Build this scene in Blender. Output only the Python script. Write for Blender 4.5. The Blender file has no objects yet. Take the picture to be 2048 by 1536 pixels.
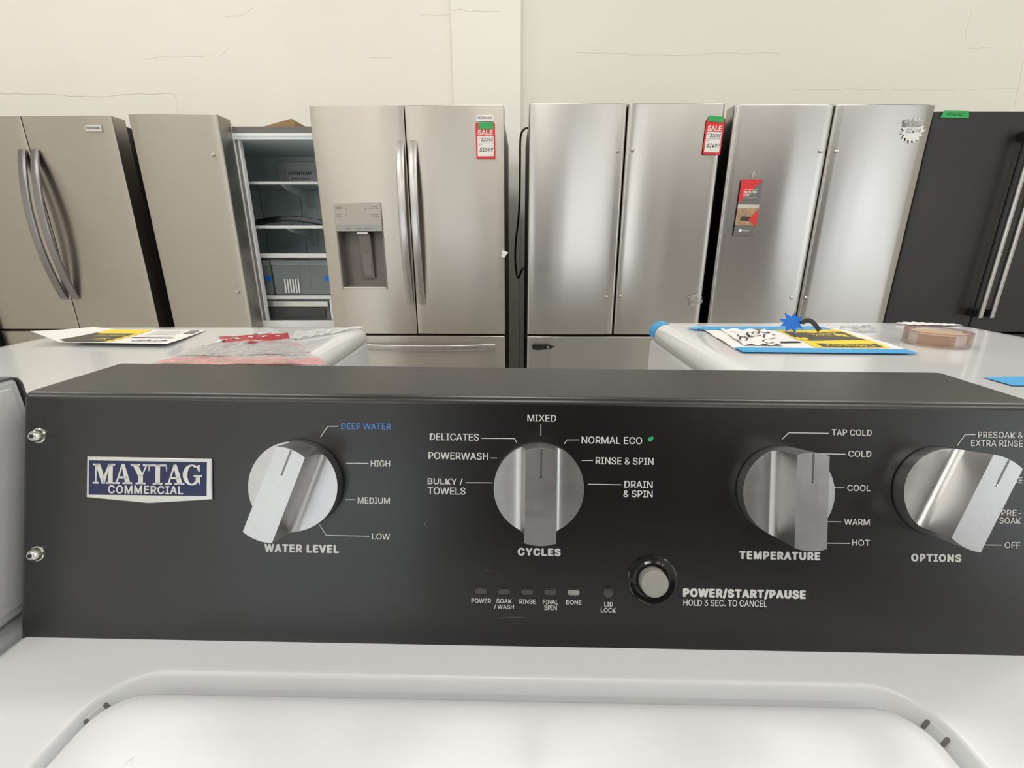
import bpy, bmesh, math, random, os
from mathutils import Vector, Matrix
random.seed(4)
PI = math.pi
scene = bpy.context.scene
COL = scene.collection

# ------------------------------------------------------------------ camera, world, exposure
F = 918.0; TH = math.radians(17.18); CAMZ = 1.175
cam_d = bpy.data.cameras.new('camera'); cam = bpy.data.objects.new('camera', cam_d); COL.objects.link(cam)
cam.location = (0, 0, CAMZ); cam.rotation_euler = (PI/2 - TH, 0, 0)
cam_d.sensor_fit = 'HORIZONTAL'; cam_d.sensor_width = 36.0; cam_d.lens = F/2048*36.0
cam_d.clip_start = 0.01; cam_d.clip_end = 60
scene.camera = cam
w = bpy.data.worlds.new('world'); scene.world = w; w.use_nodes = True
w.node_tree.nodes['Background'].inputs[0].default_value = (0.75, 0.85, 1.0, 1)
w.node_tree.nodes['Background'].inputs[1].default_value = 0.5
scene.view_settings.view_transform = 'Standard'
scene.view_settings.look = 'None'
scene.view_settings.exposure = 0.5
scene.view_settings.gamma = 1.0
scene.view_settings.use_curve_mapping = False
TUBE = 13.0       # emission of the ceiling tubes
WINE = 1.5        # emission of the daylit shop windows

# ------------------------------------------------------------------ materials
MATS = {}
def mat(name, col, rough=0.5, metal=0.0, noise=0.0, nscale=20, bump=0.0, bscale=60, coat=0.0,
        aniso=0.0, stretch=(1, 1, 1), warp=0.0, wscale=(1, 1, 1), emit=0.0, spec=0.5, rvar=0.0):
    if name in MATS: return MATS[name]
    m = bpy.data.materials.new(name); m.use_nodes = True
    nt = m.node_tree; b = nt.nodes['Principled BSDF']
    c4 = (*col, 1)
    b.inputs['Base Color'].default_value = c4
    b.inputs['Roughness'].default_value = rough
    b.inputs['Metallic'].default_value = metal
    b.inputs['Specular IOR Level'].default_value = spec
    if coat:
        b.inputs['Coat Weight'].default_value = coat; b.inputs['Coat Roughness'].default_value = 0.05
    tc = nt.nodes.new('ShaderNodeTexCoord')
    mp = nt.nodes.new('ShaderNodeMapping'); mp.inputs['Scale'].default_value = stretch
    nt.links.new(tc.outputs['Object'], mp.inputs['Vector'])
    if noise or rvar:
        n = nt.nodes.new('ShaderNodeTexNoise'); n.inputs['Scale'].default_value = nscale; n.inputs['Detail'].default_value = 5
        nt.links.new(mp.outputs[0], n.inputs['Vector'])
    if noise:
        mx = nt.nodes.new('ShaderNodeMix'); mx.data_type = 'RGBA'
        nt.links.new(n.outputs['Fac'], mx.inputs['Factor'])
        mx.inputs['A'].default_value = (*[c*(1-noise) for c in col], 1)
        mx.inputs['B'].default_value = (*[min(1, c*(1+noise)) for c in col], 1)
        nt.links.new(mx.outputs['Result'], b.inputs['Base Color'])
    if rvar:
        mr = nt.nodes.new('ShaderNodeMapRange')
        mr.inputs['To Min'].default_value = rough-rvar; mr.inputs['To Max'].default_value = rough+rvar
        nt.links.new(n.outputs['Fac'], mr.inputs['Value']); nt.links.new(mr.outputs[0], b.inputs['Roughness'])
    last = None
    if bump:
        n2 = nt.nodes.new('ShaderNodeTexNoise'); n2.inputs['Scale'].default_value = bscale; n2.inputs['Detail'].default_value = 3
        nt.links.new(mp.outputs[0], n2.inputs['Vector'])
        bp = nt.nodes.new('ShaderNodeBump'); bp.inputs['Strength'].default_value = bump; bp.inputs['Distance'].default_value = 0.002
        nt.links.new(n2.outputs['Fac'], bp.inputs['Height']); last = bp
    if warp:
        mp2 = nt.nodes.new('ShaderNodeMapping'); mp2.inputs['Scale'].default_value = wscale
        nt.links.new(tc.outputs['Object'], mp2.inputs['Vector'])
        n3 = nt.nodes.new('ShaderNodeTexNoise'); n3.inputs['Scale'].default_value = 1; n3.inputs['Detail'].default_value = 1
        nt.links.new(mp2.outputs[0], n3.inputs['Vector'])
        b3 = nt.nodes.new('ShaderNodeBump'); b3.inputs['Strength'].default_value = 1; b3.inputs['Distance'].default_value = warp
        nt.links.new(n3.outputs['Fac'], b3.inputs['Height'])
        if last: nt.links.new(last.outputs[0], b3.inputs['Normal'])
        last = b3
    if last: nt.links.new(last.outputs[0], b.inputs['Normal'])
    if aniso:
        b.inputs['Anisotropic'].default_value = aniso
        b.inputs['Anisotropic Rotation'].default_value = 0.25
        tg = nt.nodes.new('ShaderNodeTangent'); tg.direction_type = 'UV_MAP'; tg.uv_map = 'UVMap'
        nt.links.new(tg.outputs[0], b.inputs['Tangent'])
    if emit:
        b.inputs['Emission Color'].default_value = c4; b.inputs['Emission Strength'].default_value = emit
    MATS[name] = m
    return m

def clear_mat(name, tint=(1, 1, 1), opacity=0.12, rough=0.08, bump=0.0, bscale=40, printc=None, pscale=30, pthr=0.5, pop=0.8):
    """thin clear plastic film, optionally printed in patches"""
    m = bpy.data.materials.new(name); m.use_nodes = True; nt = m.node_tree; N = nt.nodes; L = nt.links
    N.clear(); out = N.new('ShaderNodeOutputMaterial')
    tr = N.new('ShaderNodeBsdfTransparent'); tr.inputs[0].default_value = (*tint, 1)
    gl = N.new('ShaderNodeBsdfPrincipled'); gl.inputs['Base Color'].default_value = (*[min(1, .9*t) for t in tint], 1); gl.inputs['Roughness'].default_value = rough
    fr = N.new('ShaderNodeFresnel'); fr.inputs[0].default_value = 1.5
    ad = N.new('ShaderNodeMath'); ad.operation = 'ADD'; ad.inputs[1].default_value = opacity
    L.new(fr.outputs[0], ad.inputs[0])
    mx = N.new('ShaderNodeMixShader'); L.new(ad.outputs[0], mx.inputs[0]); L.new(tr.outputs[0], mx.inputs[1]); L.new(gl.outputs[0], mx.inputs[2])
    tc = N.new('ShaderNodeTexCoord')
    if bump:
        n2 = N.new('ShaderNodeTexNoise'); n2.inputs['Scale'].default_value = bscale; L.new(tc.outputs['Object'], n2.inputs['Vector'])
        bp = N.new('ShaderNodeBump'); bp.inputs['Strength'].default_value = bump; bp.inputs['Distance'].default_value = .01
        L.new(n2.outputs['Fac'], bp.inputs['Height']); L.new(bp.outputs[0], gl.inputs['Normal']); L.new(bp.outputs[0], fr.inputs['Normal'])
    last = mx
    if printc:
        mp = N.new('ShaderNodeMapping'); mp.inputs['Scale'].default_value = (1, 1.6, 1); L.new(tc.outputs['Object'], mp.inputs['Vector'])
        n = N.new('ShaderNodeTexNoise'); n.inputs['Scale'].default_value = pscale; n.inputs['Detail'].default_value = 6; L.new(mp.outputs[0], n.inputs['Vector'])
        cr = N.new('ShaderNodeMapRange'); cr.inputs['From Min'].default_value = pthr; cr.inputs['From Max'].default_value = pthr+.04; cr.inputs['To Max'].default_value = pop
        L.new(n.outputs['Fac'], cr.inputs['Value'])
        pr = N.new('ShaderNodeBsdfPrincipled'); pr.inputs['Base Color'].default_value = (*printc, 1); pr.inputs['Roughness'].default_value = .3
        m2 = N.new('ShaderNodeMixShader'); L.new(cr.outputs[0], m2.inputs[0]); L.new(mx.outputs[0], m2.inputs[1]); L.new(pr.outputs[0], m2.inputs[2])
        last = m2
    L.new(last.outputs[0], out.inputs[0])
    return m

WALL = mat('painted plaster', (.88, .855, .79), .85, noise=.035, nscale=1.6, bump=.25, bscale=30)
WALL2 = mat('painted plaster pilaster', (.88, .863, .805), .85, noise=.02, nscale=2, bump=.2, bscale=30)
WALLR = mat('painted plaster right', (.82, .80, .735), .85, noise=.04, nscale=1.4, bump=.3, bscale=24)
CRACK = mat('crack line', (.60, .57, .50), .9, noise=.1)
FLOORM = mat('pale vinyl floor', (.52, .50, .46), .45, noise=.15, nscale=8)
CEIL = mat('white ceiling', (.82, .82, .80), .9, noise=.03)
ENAMEL = mat('white enamel', (.76, .77, .775), .13, noise=.01, nscale=4, bump=.02, bscale=200, coat=.4)
DECKM = mat('white enamel deck', (.725, .745, .765), .22, noise=.01, nscale=3, bump=.0, bscale=260, coat=.0, spec=.25)
GREYW = mat('pale grey enamel', (.66, .68, .69), .3, noise=.02)
CONS = mat('black satin console', (.004, .004, .004), .30, noise=.25, nscale=60, stretch=(1, 6, 6), bump=.02, bscale=400, rvar=.03, spec=.75)
def steel(name, col, rough=.27, aniso=.88, warp=.012, wscale=(3.2, 1, .35)):
    return mat(name, col, rough, 1.0, noise=.02, nscale=14, stretch=(.35, 1, 9), aniso=aniso, warp=warp, wscale=wscale)
STEEL_W = steel('brushed steel warm', (.50, .465, .42), .30)
STEEL_D = steel('brushed steel dull', (.46, .43, .385), .36, warp=.005)
STEEL_C = steel('brushed steel cool', (.52, .505, .48), .25, warp=.010, wscale=(3.5, 1, .25))
STEEL_C2 = steel('brushed steel cool smooth', (.47, .46, .44), .22, warp=.018, wscale=(2.2, 1, .5))
HANDLE = mat('handle steel', (.52, .50, .49), .26, 1, noise=.05, nscale=30)
HANDLE_D = mat('handle steel dark', (.30, .29, .30), .24, 1, noise=.05, nscale=30)
CABD = mat('dark grey cabinet', (.022, .022, .022), .6, noise=.1)
CABG = mat('grey cabinet', (.17, .165, .155), .5, noise=.1, nscale=40)
BLK = mat('black slate finish', (.018, .018, .019), .36, noise=.2, nscale=50, coat=.0, bump=.03, bscale=500)
BLKP = mat('black plastic', (.012, .012, .012), .35, noise=.1)
RUBBER = mat('dark gasket', (.03, .03, .03), .7, noise=.1)
LINER = mat('fridge liner', (.80, .90, .91), .35, noise=.02)
LINERW = mat('fridge white trim', (.86, .87, .87), .35, noise=.02)
KNOB = mat('satin aluminium', (.60, .60, .60), .34, 1, noise=.05, nscale=120, stretch=(1, .3, 1), bump=.02, bscale=300, rvar=.05)
KNOB_G = mat('aluminium groove', (.22, .22, .22), .4, 1, noise=.05)
CHROME = mat('polished chrome', (.80, .78, .72), .12, 1, noise=.02)
BADGE_S = mat('badge silver', (.74, .74, .72), .25, .7, noise=.03)
NAVY = mat('badge navy', (.010, .018, .085), .3, noise=.05)
PRINT = mat('white print', (.68, .68, .66), .5, noise=.02)
PRINT_B = mat('blue print', (.09, .24, .62), .5, noise=.02)
PRINT_K = mat('black print', (.02, .02, .025), .5, noise=.02)
GREEN = mat('green leaf print', (.02, .42, .14), .5, noise=.05)
LENS = mat('smoked lens', (.06, .06, .06), .15, noise=.1)
LENS_L = mat('lit lens', (.30, .30, .29), .2, noise=.1)
BTN = mat('grey button', (.33, .32, .295), .4, noise=.03, bump=.03)
WHITE = mat('white paper', (.82, .82, .80), .6, noise=.02)
PLAST = mat('white plastic', (.78, .78, .77), .35, noise=.02)
RED = mat('red card', (.72, .03, .035), .4, noise=.04)
GTAPE = mat('green tape', (.03, .40, .10), .5, noise=.08)
BTAPE = mat('blue tape', (.05, .36, .72), .5, noise=.05, nscale=40)
BTAPE_D = mat('blue tape deep', (.0, .17, .75), .5, noise=.05)
YEL = mat('yellow label', (.90, .68, .04), .5, noise=.03)
BROWNK = mat('label black', (.075, .07, .055), .5, noise=.1)
CARD = mat('corrugated cardboard', (.34, .22, .10), .8, noise=.08, nscale=30, stretch=(1, 6, 1))
BEIGE = mat('card core', (.74, .60, .44), .6, noise=.05)
TUBEM = mat('lamp tube', (1.0, .965, .905), .5, emit=TUBE)
WINM = mat('daylit window', (.86, .93, 1.0), .3, emit=WINE)
WINM2 = mat('daylit shop window right', (.9, .95, 1.0), .3, emit=WINE*1.5)
WINM3 = mat('daylit side window', (.9, .95, 1.0), .3, emit=WINE*.85)
DARKW = mat('dark shelving', (.05, .048, .045), .6, noise=.2)
GREYF = mat('grey shop fitting', (.22, .21, .20), .6, noise=.2)

# ------------------------------------------------------------------ mesh helpers
def smooth(me, ang=32):
    for p in me.polygons: p.use_smooth = True
    me.set_sharp_from_angle(angle=math.radians(ang))
def uvbox(me):
    uv = me.uv_layers.new(name='UVMap')
    for p in me.polygons:
        n = p.normal; ax = max(range(3), key=lambda i: abs(n[i]))
        for li in p.loop_indices:
            v = me.vertices[me.loops[li].vertex_index].co
            uv.data[li].uv = (v.x, v.z) if ax == 1 else ((v.y, v.z) if ax == 0 else (v.x, v.y))
def obj(name, bm, m, parent=None, bevel=0.0, seg=2, label=None, recalc=True, sub=0, ang=32):
    if recalc: bmesh.ops.recalc_face_normals(bm, faces=bm.faces[:])
    me = bpy.data.meshes.new(name); bm.to_mesh(me); bm.free()
    me.materials.append(m); me.update(); uvbox(me); smooth(me, ang)
    o = bpy.data.objects.new(name, me); COL.objects.link(o)
    if parent: o.parent = parent
    if bevel:
        md = o.modifiers.new('bevel', 'BEVEL'); md.width = bevel; md.segments = seg; md.limit_method = 'ANGLE'; md.angle_limit = math.radians(35)
        md.harden_normals = False
    if sub:
        md = o.modifiers.new('sub', 'SUBSURF'); md.levels = sub; md.render_levels = sub
    if label: o['label'] = label
    return o
def thing(name, label, cat, loc=(0, 0, 0), rot=(0, 0, 0), group=None):
    o = bpy.data.objects.new(name, None); COL.objects.link(o); o.empty_display_size = .05
    o.location = loc; o.rotation_euler = rot; return tag(o, label, cat, group)
def tag(o, label, cat, group=None):
    o['label'] = label; o['category'] = cat
    if group: o['group'] = group
    return o
def struct(o): o['kind'] = 'structure'; return o

def box(bm, x0, x1, y0, y1, z0, z1):
    vs = [bm.verts.new(p) for p in ((x0,y0,z0),(x1,y0,z0),(x1,y1,z0),(x0,y1,z0),(x0,y0,z1),(x1,y0,z1),(x1,y1,z1),(x0,y1,z1))]
    for f in ((0,3,2,1),(4,5,6,7),(0,1,5,4),(1,2,6,5),(2,3,7,6),(3,0,4,7)): bm.faces.new([vs[i] for i in f])
    return bm
def BX(*a): return box(bmesh.new(), *a)
def prism(bm, pts, off):
    """polygon pts (3D) extruded by vector off"""
    off = Vector(off); a = [bm.verts.new(p) for p in pts]; b = [bm.verts.new(Vector(p)+off) for p in pts]
    n = len(pts); bm.faces.new(a); bm.faces.new(b[::-1])
    for i in range(n): bm.faces.new((a[i], a[(i+1) % n], b[(i+1) % n], b[i]))
    return bm
def sweep(bm, path, sec, up=Vector((0, -1, 0)), cap=True):
    """sweep a closed 2D section along a path; section x = side axis, y = 'up' axis"""
    path = [Vector(p) for p in path]; rings = []
    for i, p in enumerate(path):
        t = (path[min(i+1, len(path)-1)]-path[max(i-1, 0)]).normalized()
        s = t.cross(up).normalized(); u = s.cross(t).normalized()
        rings.append([bm.verts.new(p+s*a+u*b) for a, b in sec])
    n = len(sec)
    for r0, r1 in zip(rings, rings[1:]):
        for i in range(n): bm.faces.new((r0[i], r0[(i+1) % n], r1[(i+1) % n], r1[i]))
    if cap: bm.faces.new(rings[0][::-1]); bm.faces.new(rings[-1])
    return bm
def circ(r, n=12, ry=None): return [(r*math.cos(2*PI*i/n), (ry or r)*math.sin(2*PI*i/n)) for i in range(n)]
def rsec(w, h, r, k=3):
    out = []
    for cx, cy, a0 in ((w-r, h-r, 0), (-w+r, h-r, 90), (-w+r, -h+r, 180), (w-r, -h+r, 270)):
        for i in range(k+1):
            a = math.radians(a0+90*i/k); out.append((cx+r*math.cos(a), cy+r*math.sin(a)))
    return out
def grid(bm, nx, ny, fn):
    vs = [[bm.verts.new(fn(i/nx, j/ny)) for i in range(nx+1)] for j in range(ny+1)]
    for j in range(ny):
        for i in range(nx): bm.faces.new((vs[j][i], vs[j][i+1], vs[j+1][i+1], vs[j+1][i]))
    return bm
def lathe(bm, prof, M=Matrix(), n=40, close=False):
    """prof: list (r, h) about local z of M"""
    rings = []
    for r, h in prof:
        if r < 1e-7: rings.append([bm.verts.new(M @ Vector((0, 0, h)))])
        else: rings.append([bm.verts.new(M @ Vector((r*math.cos(2*PI*i/n), r*math.sin(2*PI*i/n), h))) for i in range(n)])
    pr = list(zip(rings, rings[1:])) + ([(rings[-1], rings[0])] if close else [])
    for a, b in pr:
        for i in range(n):
            j = (i+1) % n
            if len(a) == 1 and len(b) == 1: continue
            if len(a) == 1: bm.faces.new((a[0], b[i], b[j]))
            elif len(b) == 1: bm.faces.new((a[i], b[0], a[j]))
            else: bm.faces.new((a[i], b[i], b[j], a[j]))
    return bm

# measuring: where the sight line through a photo pixel meets a real surface
def ray(px, py):
    a = (px-1024)/F; b = -(py-768)/F
    return Vector((a, math.cos(TH)+b*math.sin(TH), -math.sin(TH)+b*math.cos(TH)))
C0 = Vector((0, 0, CAMZ))
def hitM(px, py, M, n=0.0):
    """point on the plane local-z = n of frame M, returned in that frame's (u, v)"""
    Mi = M.inverted(); o = Mi @ C0; d = Mi.to_3x3() @ ray(px, py)
    t = (n-o.z)/d.z; p = o+d*t
    return (p.x, p.y)
def hz(px, py, h):
    r = ray(px, py); t = (h-CAMZ)/r.z; return C0+r*t
def hy(px, py, y):
    r = ray(px, py); return C0+r*(y/r.y)

# fonts
FONT = None
try:
    FONT = bpy.data.fonts.load(os.path.join(bpy.utils.system_resource('DATAFILES'), 'fonts', 'Inter.woff2'))
except Exception: FONT = None
def textmesh(s, bold=0.0, spacing=1.0):
    cu = bpy.data.curves.new('txt', 'FONT'); cu.body = s; cu.fill_mode = 'FRONT'; cu.resolution_u = 3
    cu.space_character = spacing
    if FONT: cu.font = FONT
    o = bpy.data.objects.new('txt', cu); COL.objects.link(o)
    dg = bpy.context.evaluated_depsgraph_get(); dg.update()
    me = bpy.data.meshes.new_from_object(o.evaluated_get(dg)); bpy.data.objects.remove(o)
    pts = [v.co.copy() for v in me.vertices]; fs = [list(p.vertices) for p in me.polygons]
    bpy.data.meshes.remove(me); bpy.data.curves.remove(cu)
    return pts, fs
def put_text(bm, s, M, x0, x1, y0, y1, n=0.0002, bold=0.0, shear=0.0, spacing=1.0, flip=False):
    """text fitted to the rectangle x0..x1, y0..y1 of frame M, raised n above it"""
    pts, fs = textmesh(s, bold, spacing)
    ax = min(p.x for p in pts); bx = max(p.x for p in pts); ay = min(p.y for p in pts); by = max(p.y for p in pts)
    vs = []
    for p in pts:
        u = (p.x-ax)/(bx-ax); v = (p.y-ay)/(by-ay)
        if flip: u, v = 1-u, 1-v
        vs.append(bm.verts.new(M @ Vector((x0+(x1-x0)*u+shear*(v-.5)*(y1-y0), y0+(y1-y0)*v, n))))
    for f in fs:
        try: bm.faces.new([vs[i] for i in f])
        except ValueError: pass
    if bold > 0:
        d = bold*.16*(y1-y0)/.1*1.0
        base = [v.co.copy() for v in vs]; R3 = M.to_3x3()
        for k, (ax_, ay_) in enumerate(((1, 0), (-1, 0), (0, .7), (0, -.7), (.7, .5), (-.7, -.5), (-.7, .5), (.7, -.5))):
            off = R3 @ Vector((ax_*d, ay_*d, .000004*(k+1)))
            w_ = [bm.verts.new(c+off) for c in base]
            for f in fs:
                try: bm.faces.new([w_[i] for i in f])
                except ValueError: pass
    return bm
def put_line(bm, pts, M, wd, n=0.0002):
    """flat polyline of width wd in frame M"""
    P = [Vector(p) for p in pts]
    for a, b in zip(P, P[1:]):
        d = (b-a).normalized(); s = Vector((-d.y, d.x))*wd/2; e = d*wd*.3
        vs = [bm.verts.new(M @ Vector((q.x, q.y, n))) for q in (a-e-s, b+e-s, b+e+s, a-e+s)]
        bm.faces.new(vs)
    return bm
def put_poly(bm, pts, M, n=0.0002):
    bm.faces.new([bm.verts.new(M @ Vector((x, y, n))) for x, y in pts]); return bm

# ------------------------------------------------------------------ the room
XL, XR, YB, YF, CH = -6.2, 7.0, -8.5, 3.45, 3.7
struct(obj('floor', BX(XL, XR, YB, YF, -.1, 0), FLOORM))
struct(obj('ceiling', BX(XL, XR, YB, YF, CH, CH+.1), CEIL))
struct(obj('wall_left', BX(XL-.15, XL, YB, YF+.2, -.1, CH+.1), WALL))
struct(obj('wall_right', BX(XR, XR+.15, YB, YF+.2, -.1, CH+.1), WALL))
struct(obj('wall_far', BX(XL, -.38, YF-.05, YF+.2, 0, CH), WALL))
struct(obj('trim_1', BX(-.38, .0565, YF-.075, YF+.2, 0, CH), WALL2, bevel=.006))
struct(obj('wall_far_right', BX(.0565, XR, YF, YF+.2, 0, CH), WALLR))
cr = bmesh.new()
def crack(pts, r, y, jit=.004):
    r = r*.6
    P = []
    for (a, b), (c, d) in zip(pts, pts[1:]):
        k = max(2, int(abs(c-a)/14))
        for i in range(k):
            t = i/k; q = hy(a+(c-a)*t, b+(d-b)*t, y); P.append(q+Vector((0, 0, random.uniform(-jit, jit))))
    P.append(hy(*pts[-1], y))
    sweep(cr, P, [(-r, 0), (0, .0006), (r, 0)], cap=False)
yl = YF-.05
crack([(0, 187), (60, 187), (140, 192), (215, 193), (280, 188), (345, 187), (352, 196)], .0028, yl)
crack([(352, 196), (356, 230)], .0012, yl, .0)
crack([(450, 34), (485, 31), (508, 14)], .0018, yl); crack([(283, 118), (320, 115), (440, 112), (455, 98)], .002, yl)
crack([(740, 116), (786, 115)], .0015, yl); crack([(840, 30), (900, 29)], .0013, yl)
crack([(905, 22), (920, 18), (938, 24), (965, 22), (1000, 23)], .002, YF-.075)
crack([(1150, 105), (1250, 108), (1350, 110), (1440, 107), (1560, 106)], .0018, YF)
crack([(1580, 180), (1700, 178), (1860, 180), (2040, 176)], .0014, YF); crack([(1935, 97), (1985, 96)], .0022, YF)
crack([(1945, 20), (1932, 60), (1930, 88)], .0015, YF); crack([(2048, 120), (2028, 213)], .0025, YF)
wc = obj('wall_crack', cr, CRACK, bpy.data.objects['wall_far'])
# wall behind the photographer with shop windows and darker bays between
struct(obj('wall_near', BX(XL, XR, YB-.2, YB, 0, CH), mat('taupe paint', (.36, .34, .31), .8, noise=.04)))
for i, (a, b) in enumerate(((-5.6, -3.5), (-3.0, -1.0), (1.2, 2.9))):
    fr = bmesh.new()
    for x in (a, (a+b)/2-.03, b-.06): box(fr, x, x+.06, YB, YB+.06, .5, 2.6)
    box(fr, a, b, YB, YB+.06, .44, .5); box(fr, a, b, YB, YB+.06, 2.6, 2.66)
    wn = struct(obj('window_%d' % (i+1), fr, CABG))
    obj('pane', BX(a+.03, b-.03, YB+.01, YB+.02, .5, 2.6), WINM2 if i == 2 else WINM, wn)
fr = bmesh.new()
for y in (-7.6, -5.5, -3.4): box(fr, XR-.06, XR, y, y+.06, .3, 3.0)
box(fr, XR-.06, XR, -7.6, -3.34, 3.0, 3.06)
wn = struct(obj('window_4', fr, CABG)); obj('pane', BX(XR-.02, XR-.01, -7.54, -3.4, .3, 3.0), WINM3, wn)
# ceiling lamps (four-foot tube fixtures)
k = 0
for yy in (-6.2, -3.4, -.9, 1.85):
    for xx in (-4.4, -2.2, 0, 2.2, 4.4):
        rw = {-6.2: 'row nearest the shop windows', -3.4: 'row behind the photographer', -.9: 'row just behind the washers', 1.85: 'row nearest the refrigerators'}[yy]
        cl_ = {-4.4: 'far left', -2.2: 'inner left', 0: 'middle', 2.2: 'inner right', 4.4: 'far right'}[xx]
        t = thing('ceiling_light', 'white tube ceiling light, %s one in the %s' % (cl_, rw), 'ceiling light', (xx, yy, CH), (0, 0, 0), 'ceiling tube lights')
        obj('housing', BX(-.62, .62, -.15, .15, -.05, 0), CEIL, t, bevel=.005)
        d = bmesh.new(); grid(d, 2, 10, lambda u, v: Vector((-.6+1.2*u, -.14+.28*v, -.052-.03*math.sin(PI*v)))); obj('tube_cover', d, TUBEM, t)
# unseen dark shelving and grey cabinet, added for the steel doors to mirror
sh = thing('added_shelving', 'tall dark shelving unit added out of view for the steel doors to mirror', 'shelving', (4.6, YB+.3, 0))
obj('side_panel', BX(-1.3, -1.24, -.25, .25, 0, 2.9), DARKW, sh); obj('side_panel', BX(1.24, 1.3, -.25, .25, 0, 2.9), DARKW, sh)
obj('back_panel', BX(-1.24, 1.24, -.27, -.25, 0, 2.9), DARKW, sh)
for z in (.3, .9, 1.5, 2.1, 2.85): obj('shelf', BX(-1.24, 1.24, -.25, .25, z, z+.04), DARKW, sh)
sh = thing('added_grey_cabinet', 'tall grey cabinet added out of view between the shop windows for the steel to mirror', 'cabinet', (.1, YB+.25, 0))
obj('body', BX(-.55, .55, -.2, .2, 0, 2.3), GREYF, sh, bevel=.01)
for s in (-1, 1):
    dd = obj('door', BX(min(0, s*.54)+.005, max(0, s*.54)-.005, .2, .22, .1, 2.28), GREYF, sh, bevel=.004)
    obj('handle', BX(s*.06-.01, s*.06+.01, .22, .25, 1.0, 1.3), HANDLE, dd)

# two unseen dark cabinets, added to darken reflections in console, knobs and steel
for lab, cx_, cy_, wd_, ht_ in (('tall dark brown cabinet added right behind the camera to darken reflections', .12, -.95, .72, 1.98), ('wide dark brown cabinet added out of view at the right to darken reflections', 5.2, -6.4, 1.7, 3.4)):
  sh = thing('added_dark_cabinet', lab, 'cabinet', (cx_, cy_, 0)); hw = wd_/2; BRN = mat('dark brown laminate', (.085, .07, .065), .5, noise=.15)
  obj('body', BX(-hw, hw, -.33, .33, .05, ht_), BRN, sh, bevel=.012)
  obj('plinth', BX(-hw+.03, hw-.03, -.3, .3, 0, .05), DARKW, sh)
  for s_ in (-1, 1):
    dd = obj('door', BX(min(0, s_*(hw-.005))+.003, max(0, s_*(hw-.005))-.003, .33, .35, .08, ht_-.02), BRN, sh, bevel=.003)
    obj('handle', BX(s_*.04-.008, s_*.04+.008, .35, .375, .9, 1.15), CABG, dd, bevel=.002)

# ------------------------------------------------------------------ foreground washing machine
WM = Matrix.Translation((0, .3, 0)) @ Matrix.Rotation(math.radians(-.85), 4, 'Z') @ Matrix.Rotation(math.radians(.44), 4, 'Y')
wash = thing('washing_machine', 'white top-load washing machine with black control console in the foreground', 'washing machine')
wash.matrix_world = WM
DKF = .924; DK = .9226; TOPZ = 1.0775; LX = -.3335; RX = .3375
fy0 = .2365-.3; fy1 = .2845-.3; by = .0635      # face foot, face top, rear
def washL(p): return WM.inverted() @ Vector(p)
# console body
cb = bmesh.new()
prism(cb, [(LX, fy0-.0022, DKF-.007), (LX, fy1, TOPZ), (LX, by, TOPZ), (LX, by+.01, DKF-.007)], (RX-LX, 0, 0))
console = obj('console', cb, CONS, wash, bevel=.0045, seg=4, label='black satin metal control console')
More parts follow.
